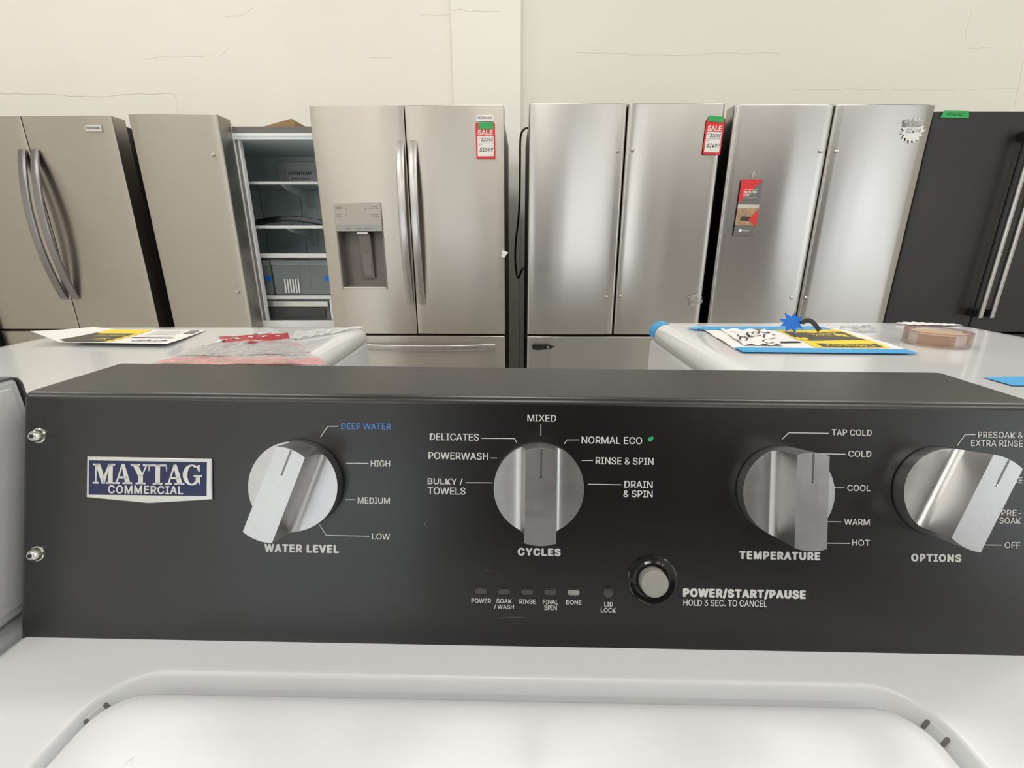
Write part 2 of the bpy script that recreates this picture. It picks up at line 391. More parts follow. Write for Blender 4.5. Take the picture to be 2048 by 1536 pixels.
# frame of the console face: x right, y up along the face, z out of it
vv = Vector((0, fy1-fy0, TOPZ-DKF)).normalized(); nn = Vector((1, 0, 0)).cross(vv).normalized()
FL = Matrix(((1, vv.x, nn.x, 0), (0, vv.y, nn.y, fy0), (0, vv.z, nn.z, DKF), (0, 0, 0, 1)))   # in washer space
FW = WM @ FL
def fp(px, py): return hitM(px, py, FW)
def rect(x0, x1, y0, y1):
    xm = (x0+x1)/2; ym = (y0+y1)/2
    return fp(x0, ym)[0], fp(x1, ym)[0], fp(xm, y1)[1], fp(xm, y0)[1]
LB = [('DEEP WATER', 683, 782, 847, 858.5, 'b'), ('HIGH', 742, 780, 921, 933, 0), ('MEDIUM', 716, 779.6, 994.8, 1007, 0),
      ('LOW', 744.4, 780, 1066.7, 1078.8, 0), ('WATER LEVEL', 530.5, 676.6, 1089.5, 1104, 1),
      ('MIXED', 1055, 1112, 829.5, 842.7, 0), ('DELICATES', 859.8, 957.4, 866.9, 880.8, 0), ('POWERWASH', 857.3, 976.5, 904.7, 918.9, 0),
      ('BULKY /', 855.6, 925.2, 956.5, 970, 0), ('TOWELS', 855.6, 930.8, 974.8, 988.7, 0), ('NORMAL ECO', 1163.3, 1284, 873.5, 887.6, 0),
      ('RINSE & SPIN', 1191.3, 1306.6, 915, 929, 0), ('DRAIN', 1248.7, 1304.9, 961.9, 975.5, 0), ('& SPIN', 1247, 1304.9, 980.9, 994.3, 0),
      ('CYCLES', 1036.8, 1120, 1096.9, 1110.8, 1), ('POWER', 943, 982, 1196.9, 1205.8, 0), ('SOAK', 993, 1023, 1197.6, 1206, 0),
      ('/ WASH', 988.3, 1027.6, 1209, 1218.4, 0), ('RINSE', 1039, 1070.7, 1198.3, 1207.3, 0), ('FINAL', 1085.9, 1116.3, 1199, 1208, 0),
      ('SPIN', 1088.5, 1113.4, 1210.6, 1220, 0), ('DONE', 1132, 1162.7, 1199.8, 1208.7, 0), ('LID', 1208.7, 1225.4, 1204, 1212.5, 0),
      ('LOCK', 1201.7, 1231.4, 1215.4, 1224.3, 0), ('POWER/START/PAUSE', 1367.5, 1609.5, 1179, 1196.5, 1),
      ('HOLD 3 SEC. TO CANCEL', 1366.8, 1533.8, 1199.5, 1212.4, 0), ('TEMPERATURE', 1479.6, 1638.8, 1104, 1118.3, 1),
      ('TAP COLD', 1663.2, 1742.7, 859, 871, 0), ('COLD', 1696.3, 1742, 901.5, 913.8, 0), ('COOL', 1694.3, 1740.2, 969.9, 982, 0),
      ('WARM', 1688, 1738.8, 1037.7, 1049.8, 0), ('HOT', 1704, 1738.8, 1079.3, 1091, 0), ('OPTIONS', 1823, 1920.7, 1108.6, 1122.6, 1),
      ('PRESOAK &', 1955.4, 2044.7, 863.8, 876, 0), ('EXTRA RINSE', 1941.6, 2044.7, 880.4, 892.7, 0), ('EXTRA', 1992, 2042, 935.5, 947.5, 0), ('RINSE', 1996, 2044, 954, 966, 0),
      ('PRE-', 2002, 2041.8, 1019.7, 1031, 0), ('SOAK', 1998, 2040.8, 1035.3, 1047, 0), ('OFF', 2008.6, 2039.8, 1084, 1096, 0)]
for s, x0, x1, y0, y1, k in LB:
    b = bmesh.new(); r = rect(x0, x1, y0, y1)
    put_text(b, s, FL, *r, bold=.062 if k == 1 else .012, spacing=1.18 if k == 1 else 1.0)
    obj('lettering', b, PRINT_B if k == 'b' else PRINT, console, recalc=False)
LN = [[(641.5, 873.3), (656, 852.6), (676.4, 852.6)], [(693, 926.5), (736.6, 926.5)], [(691, 999.2), (710.6, 999.2)],
      [(639.3, 1049.9), (653.2, 1070.4), (738.6, 1072)], [(1081.7, 849), (1081.7, 870.5)], [(963, 876.4), (1029, 877), (1033, 884.5)],
      [(982.3, 916), (993.6, 916)], [(931.8, 965.3), (985, 965.5)], [(1128.3, 887.6), (1133.5, 879.6), (1157.6, 879.6)], [(1164, 921), (1185.5, 921)],
      [(1176.2, 968.2), (1242.6, 969.4)], [(1564, 878), (1577.3, 865.4), (1656.8, 866.4)], [(1622, 907), (1690.6, 908.4)],
      [(1640, 975.2), (1688, 975.7)], [(1640, 1043.4), (1681.8, 1043.7)], [(1640, 1086), (1698.8, 1086.5)],
      [(1914.4, 890.2), (1929.5, 868.9), (1950, 869.3)], [(1950, 1089.4), (2002.7, 1090)]]
for ln in LN:
    b = bmesh.new(); put_line(b, [fp(*p) for p in ln], FL, .00052); obj('pointer_line', b, PRINT, console, recalc=False)
b = bmesh.new(); lx0, lx1, ly0, ly1 = rect(1294, 1306.5, 873, 885)
lf = [(.1, 0), (.2, .3), (.1, .55), (.3, .85), (.7, .97), (1, 1), (.98, .6), (.8, .3), (.45, .18), (.25, .2)]
put_poly(b, [(lx0+(lx1-lx0)*a, ly0+(ly1-ly0)*c) for a, c in lf], FL); obj('leaf_symbol', b, GREEN, console, recalc=False)
# scuffs
for a in ([(848.5, 1049), (853, 1044), (855, 1042)], [(848.5, 1049), (854, 1054)], [(1002, 1237), (1020, 1234), (1050, 1235)], [(968, 1141), (983, 1143)]):
    b = bmesh.new(); put_line(b, [fp(*p) for p in a], FL, .0003, .00012); obj('scratch', b, KNOB_G, console, recalc=False)
# badge
bd = bmesh.new()
q = [fp(*p) for p in ((178, 912), (426, 917), (427, 998), (300, 1005.5), (177, 994))]
prism(bd, [FL @ Vector((x, y, 0)) for x, y in q], FL.to_3x3() @ Vector((0, 0, .0016)))
badge = obj('badge', bd, BADGE_S, wash, bevel=.0005, label='silver badge with navy field')
b = bmesh.new(); put_poly(b, [fp(*p) for p in ((182.5, 920), (417, 923.5), (416.5, 991), (182, 988))], FL, .0017); obj('badge_field', b, NAVY, badge, recalc=False)
def serif_word(bm, x0, x1, y0, y1):
    def slab(a, b, top): return [(a, 1 if top else 0), (b, 1 if top else 0), (b, .91 if top else .09), (a, .91 if top else .09)]
    G = {}
    G['M'] = (1.22, [slab(0, .40, 1), slab(0, .33, 0), slab(.86, 1.22, 1), slab(.72, 1.22, 0), [(.13, 0), (.21, 0), (.21, 1), (.13, 1)], [(.84, 0), (1.10, 0), (1.10, 1), (.84, 1)],
                     [(.13, 1), (.40, 1), (.70, .12), (.56, 0), (.50, 0)], [(.56, 0), (.66, 0), (.94, 1), (.86, 1), (.56, .28)]])
    G['A'] = (1.06, [slab(0, .38, 0), slab(.52, 1.06, 0), [(.44, 1), (.62, 1), (.97, 0), (.68, 0)], [(.12, 0), (.22, 0), (.52, .86), (.46, 1)], [(.27, .28), (.8, .28), (.77, .38), (.3, .38)]])
    G['Y'] = (1.08, [slab(0, .52, 1), slab(.66, 1.08, 1), slab(.28, .82, 0), [(.08, 1), (.38, 1), (.68, .48), (.68, .40), (.42, .40)], [(.84, 1), (.95, 1), (.68, .46), (.62, .50)], [(.42, 0), (.68, 0), (.68, .46), (.42, .46)]])
    G['T'] = (1.02, [slab(.24, .78, 0), [(0, 1), (1.02, 1), (1.02, .90), (0, .90)], [(.38, 0), (.64, 0), (.64, 1), (.38, 1)], [(0, 1), (.09, 1), (.045, .66), (0, .66)], [(.93, 1), (1.02, 1), (1.02, .66), (.975, .66)]])
    ring = []
    n = 14; g = []
    for i in range(n):
        a0 = math.radians(52+i*(268/n)); a1 = math.radians(52+(i+1)*(268/n))
        def P(a, s): return (.50+(.50 if s else .24)*math.cos(a), .5+(.52 if s else .44)*math.sin(a))
        g.append([P(a0, 1), P(a1, 1), P(a1, 0), P(a0, 0)])
    g += [[(.60, .50), (1.06, .50), (1.06, .41), (.60, .41)], [(.72, .45), (.96, .45), (.96, -.02), (.88, .12), (.72, .12)], [(.84, 1.0), (.93, 1.0), (.93, .64), (.88, .64), (.76, .88)]]
    G['G'] = (1.06, g)
    tot = sum(G[c][0] for c in 'MAYTAG')-.10*5; x = 0
    for c in 'MAYTAG':
        wd, polys = G[c]
        for p in polys: put_poly(bm, [(x0+(x1-x0)*(x+a)/tot, y0+(y1-y0)*v) for a, v in p], FL, .0019)
        x += wd-.10
b = bmesh.new(); serif_word(b, *rect(191, 408, 927.5, 967.5)); obj('badge_lettering', b, BADGE_S, badge)
b = bmesh.new(); put_text(b, 'COMMERCIAL', FL, *rect(222, 370, 970.5, 986), n=.0019, bold=.03, spacing=1.1); obj('badge_lettering', b, BADGE_S, badge, recalc=False)
# console screws
def dome_screw(px, py):
    u, v = fp(px, py); M = FL @ Matrix.Translation((u, v, 0))
    s = obj('screw', lathe(bmesh.new(), [(.0050, 0), (.0050, .0004), (.0042, .0008), (.0040, .0022), (.0033, .0040), (.0024, .0048), (.0012, .0050), (0, .0050)], M, 24), CHROME, wash, label='domed chrome screw')
    obj('screw_recess', lathe(bmesh.new(), [(.0015, .0049), (.0015, .0052), (0, .0052)], M, 6), RUBBER, s)
dome_screw(78, 871); dome_screw(75, 1107)
# knobs
def knob(px, py, deg, label):
    u, v = fp(px, py)
    M = FL @ Matrix.Translation((u, v, 0)) @ Matrix.Rotation(math.radians(-deg), 4, 'Z')
    R = .0287; HB = .0093; H0 = .0098; H1 = .0316; bm = bmesh.new()
    us = sorted(set([-R*math.cos(PI*i/60) for i in range(61) if abs(R*math.cos(PI*i/60)) > HB+.0004]))
    left = [x for x in us if x < 0]; fil = [HB+.0001, HB+.0006, HB+.0013, HB+.0022, HB+.0034]
    cols = [(x, None) for x in left] + [(-x, None) for x in fil] + [(-HB, 'L')] + [(HB*(i/6-1), 'B') for i in range(1, 12)] + [(HB, 'R')] + [(x, None) for x in fil] + [(-x, None) for x in left]
    cols.sort(key=lambda c: c[0])
    def wing(x): return H0 + .0052*math.exp(-(abs(x)-HB)/.0013) - .0010*(abs(x)-HB)/(R-HB)
    rings = []
    for x, k in cols:
        hh = math.sqrt(max(0, R*R-x*x))
        if k is None: rings.append((x, hh, wing(x)))
        elif k == 'L': rings += [(x, hh, wing(HB)), (x, hh*.995, H1)]
        elif k == 'R': rings += [(x, hh*.995, H1), (x, hh, wing(HB))]
        else: rings.append((x, hh*.995, H1))
    V = []
    for x, hh, z in rings:
        if hh < 1e-6:
            t = bm.verts.new(M @ Vector((x, 0, z))); bt = bm.verts.new(M @ Vector((x, 0, 0))); V.append((t, t, bt, bt))
        else:
            V.append([bm.verts.new(M @ Vector(c)) for c in ((x, hh, z), (x, -hh, z), (x, hh, 0), (x, -hh, 0))])
    for a, b_ in zip(V, V[1:]):
        for quad in ((a[0], a[1], b_[1], b_[0]), (a[0], b_[0], b_[2], a[2]), (a[1], a[3], b_[3], b_[1])):
            q = []
            for vv_ in quad:
                if vv_ not in q: q.append(vv_)
            if len(q) >= 3:
                try: bm.faces.new(q)
                except ValueError: pass
    bmesh.ops.remove_doubles(bm, verts=bm.verts[:], dist=2e-6)
    o = obj('control_knob', bm, KNOB, wash, label=label, bevel=.00055, seg=2, ang=28)
    g = bmesh.new()
    gp = [(-.0005, R*.985), (-.0005, .0125), (-.0003, .0119), (.0003, .0119), (.0005, .0125), (.0005, R*.985)]
    prism(g, [M @ Vector((x, y, H1+.00003)) for x, y in gp], M.to_3x3() @ Vector((0, 0, .00015)))
    obj('pointer_groove', g, KNOB_G, o)
    obj('groove_glint', lathe(bmesh.new(), [(.0007, .0), (.0007, .0002), (0, .0003)], M @ Matrix.Translation((0, .0118, H1)), 10), CHROME, o)  # bright chrome bead put in as the glint at the groove's end
    # dark seat under the knob
    obj('knob_seat', lathe(bmesh.new(), [(R+.0006, .0001), (R+.0006, .0008), (R-.002, .0008)], M, 48), BLKP, o)
knob(598.6, 966.8, 20.5, 'satin aluminium knob turned to the right, for water level')
knob(1076.5, 971, 0, 'satin aluminium knob pointing straight up, for cycles')
knob(1562, 979.5, 1.2, 'satin aluminium knob for temperature')
knob(1874.5, 982, 26, 'satin aluminium knob turned right, for options')
# pills
def pill(M, a, b, n0, n1, bm, k=10):
    pts = []
    for cx, s in ((a-b, 0), (-(a-b), PI)):
        for i in range(k+1):
            t = s-PI/2+PI*i/k; pts.append((cx+b*math.cos(t), b*math.sin(t)))
    prism(bm, [M @ Vector((x, y, n0)) for x, y in pts], M.to_3x3() @ Vector((0, 0, n1-n0)))
for i, (px, py) in enumerate(((962.3, 1181.7), (1008, 1182.8), (1054.4, 1183.5), (1100.4, 1184.2), (1146.8, 1184.2))):
    u, v = fp(px, py); M = FL @ Matrix.Translation((u, v, 0))
    b = bmesh.new(); pill(M, .0052, .0027, -.0001, .0006, b)
    o = obj('indicator_lamp', b, BLKP, wash, bevel=.0003)
    b = bmesh.new(); pill(M, .0040, .0017, .0005, .0010, b); obj('lens', b, LENS_L if i == 4 else LENS, o, bevel=.0003)
u, v = fp(1216.5, 1186.5); M = FL @ Matrix.Translation((u, v, 0))
o = obj('lock_lamp', lathe(bmesh.new(), [(.0041, 0), (.0041, .0005), (.0035, .0008), (.0033, .0004)], M, 32), BLKP, wash)
obj('lens', lathe(bmesh.new(), [(.0033, .0003), (.003, .0007), (0, .0009)], M, 24), LENS, o)
# start button
u, v = fp(1304, 1159.5); M = FL @ Matrix.Translation((u, v, 0))
o = obj('start_button', lathe(bmesh.new(), [(.0088, .0002), (.0089, .006), (.0085, .0068), (.0078, .0071), (.004, .0069), (0, .0068)], M, 48), BTN, wash, label='round grey push button')
obj('bezel', lathe(bmesh.new(), [(.0163, 0), (.0162, .0006), (.0155, .0009), (.0148, .0006), (.0125, .0002), (.0112, .0012), (.0104, .0012), (.0098, .0001), (.0088, .0001)], M, 56), mat('gloss black', (.008, .008, .008), .12, noise=.1), o)

# cabinet with the sunk lid well
def rrect(x0, x1, y0, y1, r, z, k=10):
    pts = []
    for cx, cy, a0 in ((x1-r, y1-r, 0), (x0+r, y1-r, 90), (x0+r, y0+r, 180), (x1-r, y0+r, 270)):
        for i in range(k+1):
            a = math.radians(a0+90*i/k); pts.append(Vector((cx+r*math.cos(a), cy+r*math.sin(a), z)))
    return pts
cabY0, cabY1 = -.345, .085
def loft(bm, loops, close=False):
    R_ = [[bm.verts.new(p) for p in l] for l in loops]; n = len(R_[0])
    for a, b_ in zip(R_, R_[1:]):
        for i in range(n): bm.faces.new((a[i], a[(i+1) % n], b_[(i+1) % n], b_[i]))
    return R_
def deck_y(py): return washL(hz(1024, py, DK)).y
yo = deck_y(1353); yi = deck_y(1397)
lx0, lx1 = -.2392, .2232
wx0, wx1 = -.2472, .2362
bm = bmesh.new()
k = 10
outer = rrect(LX, RX, cabY0-.27, cabY1, .012, DK, k)
loops = [rrect(LX, RX, cabY0-.27, cabY1, .012, .03, k), rrect(LX, RX, cabY0-.27, cabY1, .012, DK-.006, k), rrect(LX+.002, RX-.002, cabY0-.268, cabY1-.002, .012, DK-.0015, k), rrect(LX+.006, RX-.006, cabY0-.264, cabY1-.006, .012, DK, k), rrect(LX+.008, RX-.008, cabY0-.262, cabY1-.008, .012, DK, k)]
for d, z in ((-.002, 0), (0, 0), (.0006, -.0002), (.0015, -.0011), (.0024, -.0027), (.0048, -.008), (.0078, -.0145), (.0105, -.0185), (.014, -.0205), (.03, -.021)):
    loops.append(rrect(wx0+d, wx1-d, cabY0-.24+d, yo-d, .031-d*.7, DK+z, k))
R_ = loft(bm, loops); bm.faces.new(R_[-1]); bm.faces.new(R_[0][::-1])
cabinet = obj('cabinet', bm, DECKM, wash, ang=50, label='white enamel cabinet and deck')
bm = bmesh.new()
loops = [rrect(lx0+.006, lx1-.006, cabY0-.22, yi-.006, .017, DK-.0195, k), rrect(lx0, lx1, cabY0-.226, yi, .023, DK-.008, k), rrect(lx0, lx1, cabY0-.226, yi, .023, DK-.0022, k),
         rrect(lx0+.0006, lx1-.0006, cabY0-.2254, yi-.0006, .0224, DK-.001, k), rrect(lx0+.0022, lx1-.0022, cabY0-.224, yi-.0022, .021, DK-.0001, k), rrect(lx0+.006, lx1-.006, cabY0-.22, yi-.006, .019, DK+.0004, k), rrect(lx0+.008, lx1-.008, cabY0-.218, yi-.008, .018, DK+.0004, k), rrect(lx0+.010, lx1-.010, cabY0-.216, yi-.010, .017, DK+.0004, k)]
R_ = loft(bm, loops); bm.faces.new(R_[-1]); bm.faces.new(R_[0][::-1])
lid = obj('lid', bm, DECKM, wash, ang=50)
for px, py, sx in ((182, 1424, 1), (1872, 1456, -1)):
    cc = Vector(((wx0+.031) if sx > 0 else (wx1-.031), yo-.031, 0)); q_ = washL(hz(px, py, DK-.004))-cc; q_.z = 0; q_.normalize()
    p = cc+q_*.0262; p.z = DK-.0068
    zz = (-q_*.84+Vector((0, 0, .54))).normalized(); xx = Vector((-q_.y, q_.x, 0)); yv = zz.cross(xx)
    M = Matrix(((xx.x, yv.x, zz.x, p.x), (xx.y, yv.y, zz.y, p.y), (xx.z, yv.z, zz.z, p.z), (0, 0, 0, 1)))
    b = bmesh.new(); pill(M, .0068, .0038, -.004, .0008, b); hb = obj('hinge_bushing', b, GREYW, wash, bevel=.001, label='pale grey lid hinge bushing')
    for s_ in (-1, 1):
        b = bmesh.new(); pill(M @ Matrix.Translation((s_*.0050, 0, 0)) @ Matrix.Rotation(PI/2, 4, 'Z'), .0030, .0011, .0007, .0011, b, 5); obj('hinge_gap', b, CABG, hb)
# small scratch on the lid
b = bmesh.new(); ML = Matrix.Translation((0, 0, DK+.0006))
pts = [washL(hz(*p, DK)) for p in ((252, 1534), (262, 1524), (268, 1520), (262, 1536))]
put_line(b, [(p.x, p.y) for p in pts], ML, .0003, 0); obj('lid_scratch', b, GREYW, lid, recalc=False)

# ------------------------------------------------------------------ neighbouring washer on the left
nw = thing('washing_machine', 'white washing machine at far left edge with dark-topped console beside the black one', 'washing machine', (-.69, .3, 0))
NX1 = -.345-(-.69); NX0 = NX1-.68
def loc(p): return Vector(p)-Vector((-.69, .3, 0))
b = BX(NX0, NX1, -.60, .06, .03, .921); obj('cabinet', b, GREYW, nw, bevel=.012, seg=4)
b = bmesh.new(); prism(b, [(NX0, -.105, .925), (NX0, -.07, 1.0848), (NX0, .0068, 1.0848), (NX0, .0125, .925)], (.68, 0, 0))
c2 = obj('console', b, GREYW, nw, bevel=.003, seg=3)
# dark shell wrapping top and rear of the console
prof = [(-.072, 1.0865), (.003, 1.0865), (.0072, 1.085), (.0095, 1.081), (.0140, .925), (.0128, .925), (.0083, 1.0805), (.0062, 1.0838), (.0026, 1.0852), (-.072, 1.0852)]
b = bmesh.new(); prism(b, [(NX0-.0004, y, z) for y, z in prof], (.6808, 0, 0)); obj('console_shell', b, mat('purple grey trim', (.16, .15, .17), .3, noise=.05), nw, bevel=.001, label='dark grey console cover')
b = bmesh.new(); prism(b, [(NX1-.0005, y, z) for y, z in ((-.10, .932), (-.066, 1.079), (.001, 1.079), (.006, .932))], (.0012, 0, 0)); obj('end_cap', b, ENAMEL, nw, bevel=.0008)

# ------------------------------------------------------------------ dryers behind, facing the refrigerators
def dryer(label, x0, x1, y0, y1, top):
    cx = (x0+x1)/2; cy = (y0+y1)/2; t = thing('clothes_dryer', label, 'dryer', (cx, cy, 0))
    a, c, d, e = x0-cx, x1-cx, y0-cy, y1-cy
    obj('cabinet', BX(a+.002, c-.002, d+.002, e-.002, .02, top-.043), ENAMEL, t, bevel=.008, seg=3)
    bm = bmesh.new(); k = 6; L = [rrect(a+.003, c-.003, d+.003, e-.003, .02, top-.0405, k), rrect(a, c, d, e, .02, top-.038, k), rrect(a, c, d, e, .02, top-.026, k)]
    for i in range(1, 9):
        q = PI/2*i/8; ins = .024*(1-math.cos(q)); L.append(rrect(a+ins, c-ins, d+ins, e-ins, .022, top-.026+.024*math.sin(q), k))
    L += [rrect(a+.034, c-.034, d+.034, e-.034, .022, top-.0012, k), rrect(a+.052, c-.052, d+.052, e-.052, .022, top-.0018, k)]
    R_ = loft(bm, L); bm.faces.new(R_[-1]); bm.faces.new(R_[0][::-1])
    obj('top_panel', bm, ENAMEL, t, ang=60)
    # loading side (turned to the refrigerators)
    dm = lathe(bmesh.new(), [(.24, 0), (.24, .02), (.215, .03), (.19, .025), (0, .02)], Matrix.Translation((0, e-.003, .5)) @ Matrix.Rotation(-PI/2, 4, 'X'), 40)
    obj('door', dm, ENAMEL, t)
    obj('control_panel', BX(a+.02, c-.02, e-.004, e+.012, top-.17, top-.05), GREYW, t, bevel=.003)
    return t, top-.0018
D1, T1 = dryer('white dryer behind console at left with plastic bag and yellow energy label on top', -1.049, -.363, .42, 1.146, .976)
D2, T2 = dryer('white dryer behind console at right with blue tape and tape roll on top', .318, 1.004, .42, 1.054, 1.0024)

# ------------------------------------------------------------------ refrigerators
def door_bm(x0, x1, z0, z1, th, bow=.004, r=.010, n=14):
    """door with rounded long edges and a slightly bowed front at y<=0"""
    pts = [(x0, th), (x0, r)]
    for i in range(1, 5):
        a = PI/2*i/4; pts.append((x0+r*(1-math.cos(a)), r*(1-math.sin(a))))
    for i in range(1, n):
        t = i/n; x = x0+r+(x1-x0-2*r)*t; pts.append((x, -bow*(1-(2*t-1)**2)))
    for i in range(4, 0, -1):
        a = PI/2*i/4; pts.append((x1-r*(1-math.cos(a)), r*(1-math.sin(a))))
    pts += [(x1, r), (x1, th)]
    return prism(bmesh.new(), [(x, y, z0) for x, y in pts], (0, 0, z1-z0))
def arc_handle(x, z0, z1, out, w_=.015, th=.006, n=24, up=Vector((0, -1, 0)), sq=2.0):
    path = [Vector((x, -.004-out*(1-abs(2*i/n-1)**sq), z0+(z1-z0)*i/n)) for i in range(n+1)]
    return sweep(bmesh.new(), path, rsec(w_, th, min(th, w_)*.8), up)
def fridge(label, x0, x1, yf, steelm, zgap, H=1.78, th=.09, rotz=0, bow=.004, seam=None, cabm=CABD, name='refrigerator', cabtop=.03, right_door=True, depth=.70, r=.010, inset=.006):
    cx = (x0+x1)/2; t = thing(name, label, 'refrigerator', (cx, yf, 0), (0, 0, math.radians(rotz)))
    a, c = x0-cx, x1-cx; s = (seam-cx) if seam is not None else 0
    t['_a'] = a
    parts = {}
    if right_door:
        obj('cabinet', BX(a+inset, c-inset, th+.012, th+.012+depth, .03, H-cabtop), cabm, t, bevel=.004)
        parts['cab'] = None
    parts['L'] = obj('door', door_bm(a, s-.002, zgap+.006, H, th, bow, r), steelm, t, bevel=.0025)
    if right_door: parts['R'] = obj('door', door_bm(s+.002, c, zgap+.006, H, th, bow, r), steelm, t, bevel=.0025)
    parts['D'] = obj('freezer_drawer', door_bm(a, c, .12, zgap-.006, th, bow*.6, r), steelm, t, bevel=.0025)
    if right_door:
        g = bmesh.new(); box(g, a+.02, c-.02, th, th+.012, .14, H-.02)
        obj('gasket', g, RUBBER, t); obj('door_gasket', BX(s-.008, s+.008, .05, th, zgap+.02, H-.003), RUBBER, t)
    for e in ((a+.10, c-.10) if right_door else (a+.10,)):
        obj('hinge_cover', BX(e-.045, e+.045, .03, .16, H-cabtop, H-cabtop+.028), CABG if cabm != CABD else CABD, t, bevel=.006)
    obj('toe_grille', BX(a+.02, c-.02, .05, .09, .02, .11), BLKP, t)
    del t['_a']
    return t, parts, (a, c, s, cx, yf)
def screws(door, pts):
    for x, z in pts:
        obj('handle_screw', lathe(bmesh.new(), [(.0085, 0), (.008, .0025), (.005, .006), (.0045, .012), (.003, .014), (0, .014)], Matrix.Translation((x, -.002, z)) @ Matrix.Rotation(PI/2, 4, 'X'), 16), CHROME, door)
def badge_on(parent, px0, px1, py0, py1, yf, cx, s='FRIGIDAIRE'):
    a = hy(px0, (py0+py1)/2, yf); b_ = hy(px1, (py0+py1)/2, yf); zt = hy((px0+px1)/2, py0, yf).z; zb = hy((px0+px1)/2, py1, yf).z
    x0, x1 = a.x-cx, b_.x-cx
    p = obj('name_badge', BX(x0, x1, -.008, -.002, zb, zt), BADGE_S, parent, bevel=.001)
    M = Matrix.Translation((0, -.0082, 0)) @ Matrix.Rotation(PI/2, 4, 'X')
    t = bmesh.new(); put_text(t, s, M, x0+.006, x1-.006, zb+(zt-zb)*.4, zb+(zt-zb)*.75, n=.0001, bold=.02); obj('badge_lettering', t, PRINT_K, p, recalc=False)

# black refrigerator beyond the left frame edge
b0, P0, _ = fridge('black refrigerator sliver at the far left frame edge', -3.86, -2.945, 2.55, BLK, .69)
obj('handle', BX(-.35, .35, -.05, -.03, .60, .63), HANDLE, P0['D'])
# 1: steel, curved handles
f1, P1, g1 = fridge('dull steel french-door refrigerator with two long bowed handles, leftmost steel one', -2.917, -2.007, 2.59, STEEL_D, .696, seam=-2.462, cabm=CABD, r=.004)
z0 = hy(145, 597, 2.59).z; z1 = hy(60, 300, 2.59).z
obj('handle', arc_handle(-.032, z0, z1, .060, .020, .008), HANDLE_D, P1['L'], label='dark bowed handle')
obj('handle', arc_handle(.032, z0, z1, .060, .020, .008), HANDLE_D, P1['R'], label='dark bowed handle')
badge_on(P1['R'], 173, 205, 251, 264, 2.59, g1[3])
# 2: open refrigerator, right door missing
f2, P2, g2 = fridge('open refrigerator without right door, shelves and drawers showing inside', -1.905, -.955, 2.565, STEEL_D, .70, th=.112, right_door=False, seam=-1.462+.003)
a, c = g2[0], g2[1]; yb0 = .125; yb1 = .72; zt = 1.752
sh = bmesh.new()
for q in ((a+.006, a+.05, yb0, yb1, .03, zt), (c-.05, c-.006, yb0, yb1, .03, zt), (a+.05, c-.05, yb0, yb1, zt-.03, zt), (a+.05, c-.05, yb1-.05, yb1, .03, zt-.03), (a+.05, c-.05, yb0+.002, yb1-.05, .03, .70)): box(sh, *q)
cab2 = obj('cabinet', sh, CABG, f2)
ln = bmesh.new(); i0, i1 = a+.051, c-.051
for q in ((i0, i0+.02, yb0-.001, yb1-.05, .701, zt-.031), (i1-.02, i1, yb0-.001, yb1-.05, .701, zt-.031), (i0+.02, i1-.02, yb0-.001, yb1-.05, zt-.06, zt-.031), (i0+.02, i1-.02, yb1-.07, yb1-.051, .72, zt-.06), (i0+.02, i1-.02, yb0-.001, yb1-.07, .701, .722)): box(ln, *q)
lin = obj('liner', ln, LINER, f2, label='pale blue-white inner liner')
obj('front_trim', BX(a+.008, c-.008, yb0-.004, yb0-.001, zt-.045, zt-.033), LINERW, f2); obj('front_trim', BX(a+.03, c-.03, yb0-.006, yb0-.001, .695, .735), LINERW, f2)
# mullion flap on the left door edge
mx = P2['L']
obj('door_liner', BX(a+.02, -1.462-g2[3]-.012, .112, .124, .72, 1.765), LINERW, mx)
obj('door_gasket', BX(-1.462-g2[3]-.020, -1.462-g2[3]-.004, .111, .135, .715, 1.77), LINERW, mx)
mu = obj('mullion', BX(-1.462-g2[3]-.008, -1.462-g2[3]+.008, .135, .165, .73, 1.72), GREYF, mx, bevel=.003)
obj('mullion_edge', BX(-1.462-g2[3]+.008, -1.462-g2[3]+.017, .138, .17, .725, 1.715), LINERW, mx, bevel=.002)
obj('mullion_hinge', BX(-1.462-g2[3]-.008, -1.462-g2[3]+.05, .14, .19, 1.700, 1.722), LINERW, f2, bevel=.003)
obj('door_label', BX(-1.462-g2[3]-.0035, -1.462-g2[3]-.0022, .03, .09, hy(480, 540, 2.6).z, hy(470, 400, 2.6).z), BLKP, mx)
screws(P2['L'], [(hy(427, 310, 2.565).x-g2[3], hy(427, 310, 2.565).z), (hy(476, 584, 2.565).x-g2[3], hy(476, 584, 2.565).z)])
# shelves, air tower and drawers
GLASSF = clear_mat('glass shelf', (.86, .95, .94), .06, .05)
CLEARP = clear_mat('clear drawer plastic', (.93, .96, .97), .13, .1)
SHELFZ = (1.497, 1.262, 1.108)
for n_, z in enumerate(SHELFZ):
    s_ = obj('shelf', BX(i0+.022, i1-.022, .235, yb1-.075, z-.005, z), GLASSF, f2, label='glass shelf with white front edge')
    obj('shelf_edge', BX(i0+.022, i1-.022, .222, .236, z-(.022 if n_ == 2 else .012), z+.003), LINERW, s_, bevel=.002)
    if n_ < 2:
        for xx in (i0+.07, i1-.1, 0.12):
            b = bmesh.new(); prism(b, [(xx, .225, z-.006), (xx, .30, z-.03), (xx, .50, z-.05), (xx, .60, z-.11), (xx, .62, z-.11), (xx, .60, z-.006)], (.006, 0, 0))
            obj('shelf_bracket', b, LINERW, s_)
at = obj('air_tower', BX(-.06, .20, yb1-.10, yb1-.071, 1.50, 1.66), LINERW, f2, bevel=.004)
a_ = obj('air_tower_label', BX(0.0, .26, yb1-.115, yb1-.10, 1.515, 1.605), LINERW, f2, bevel=.004)
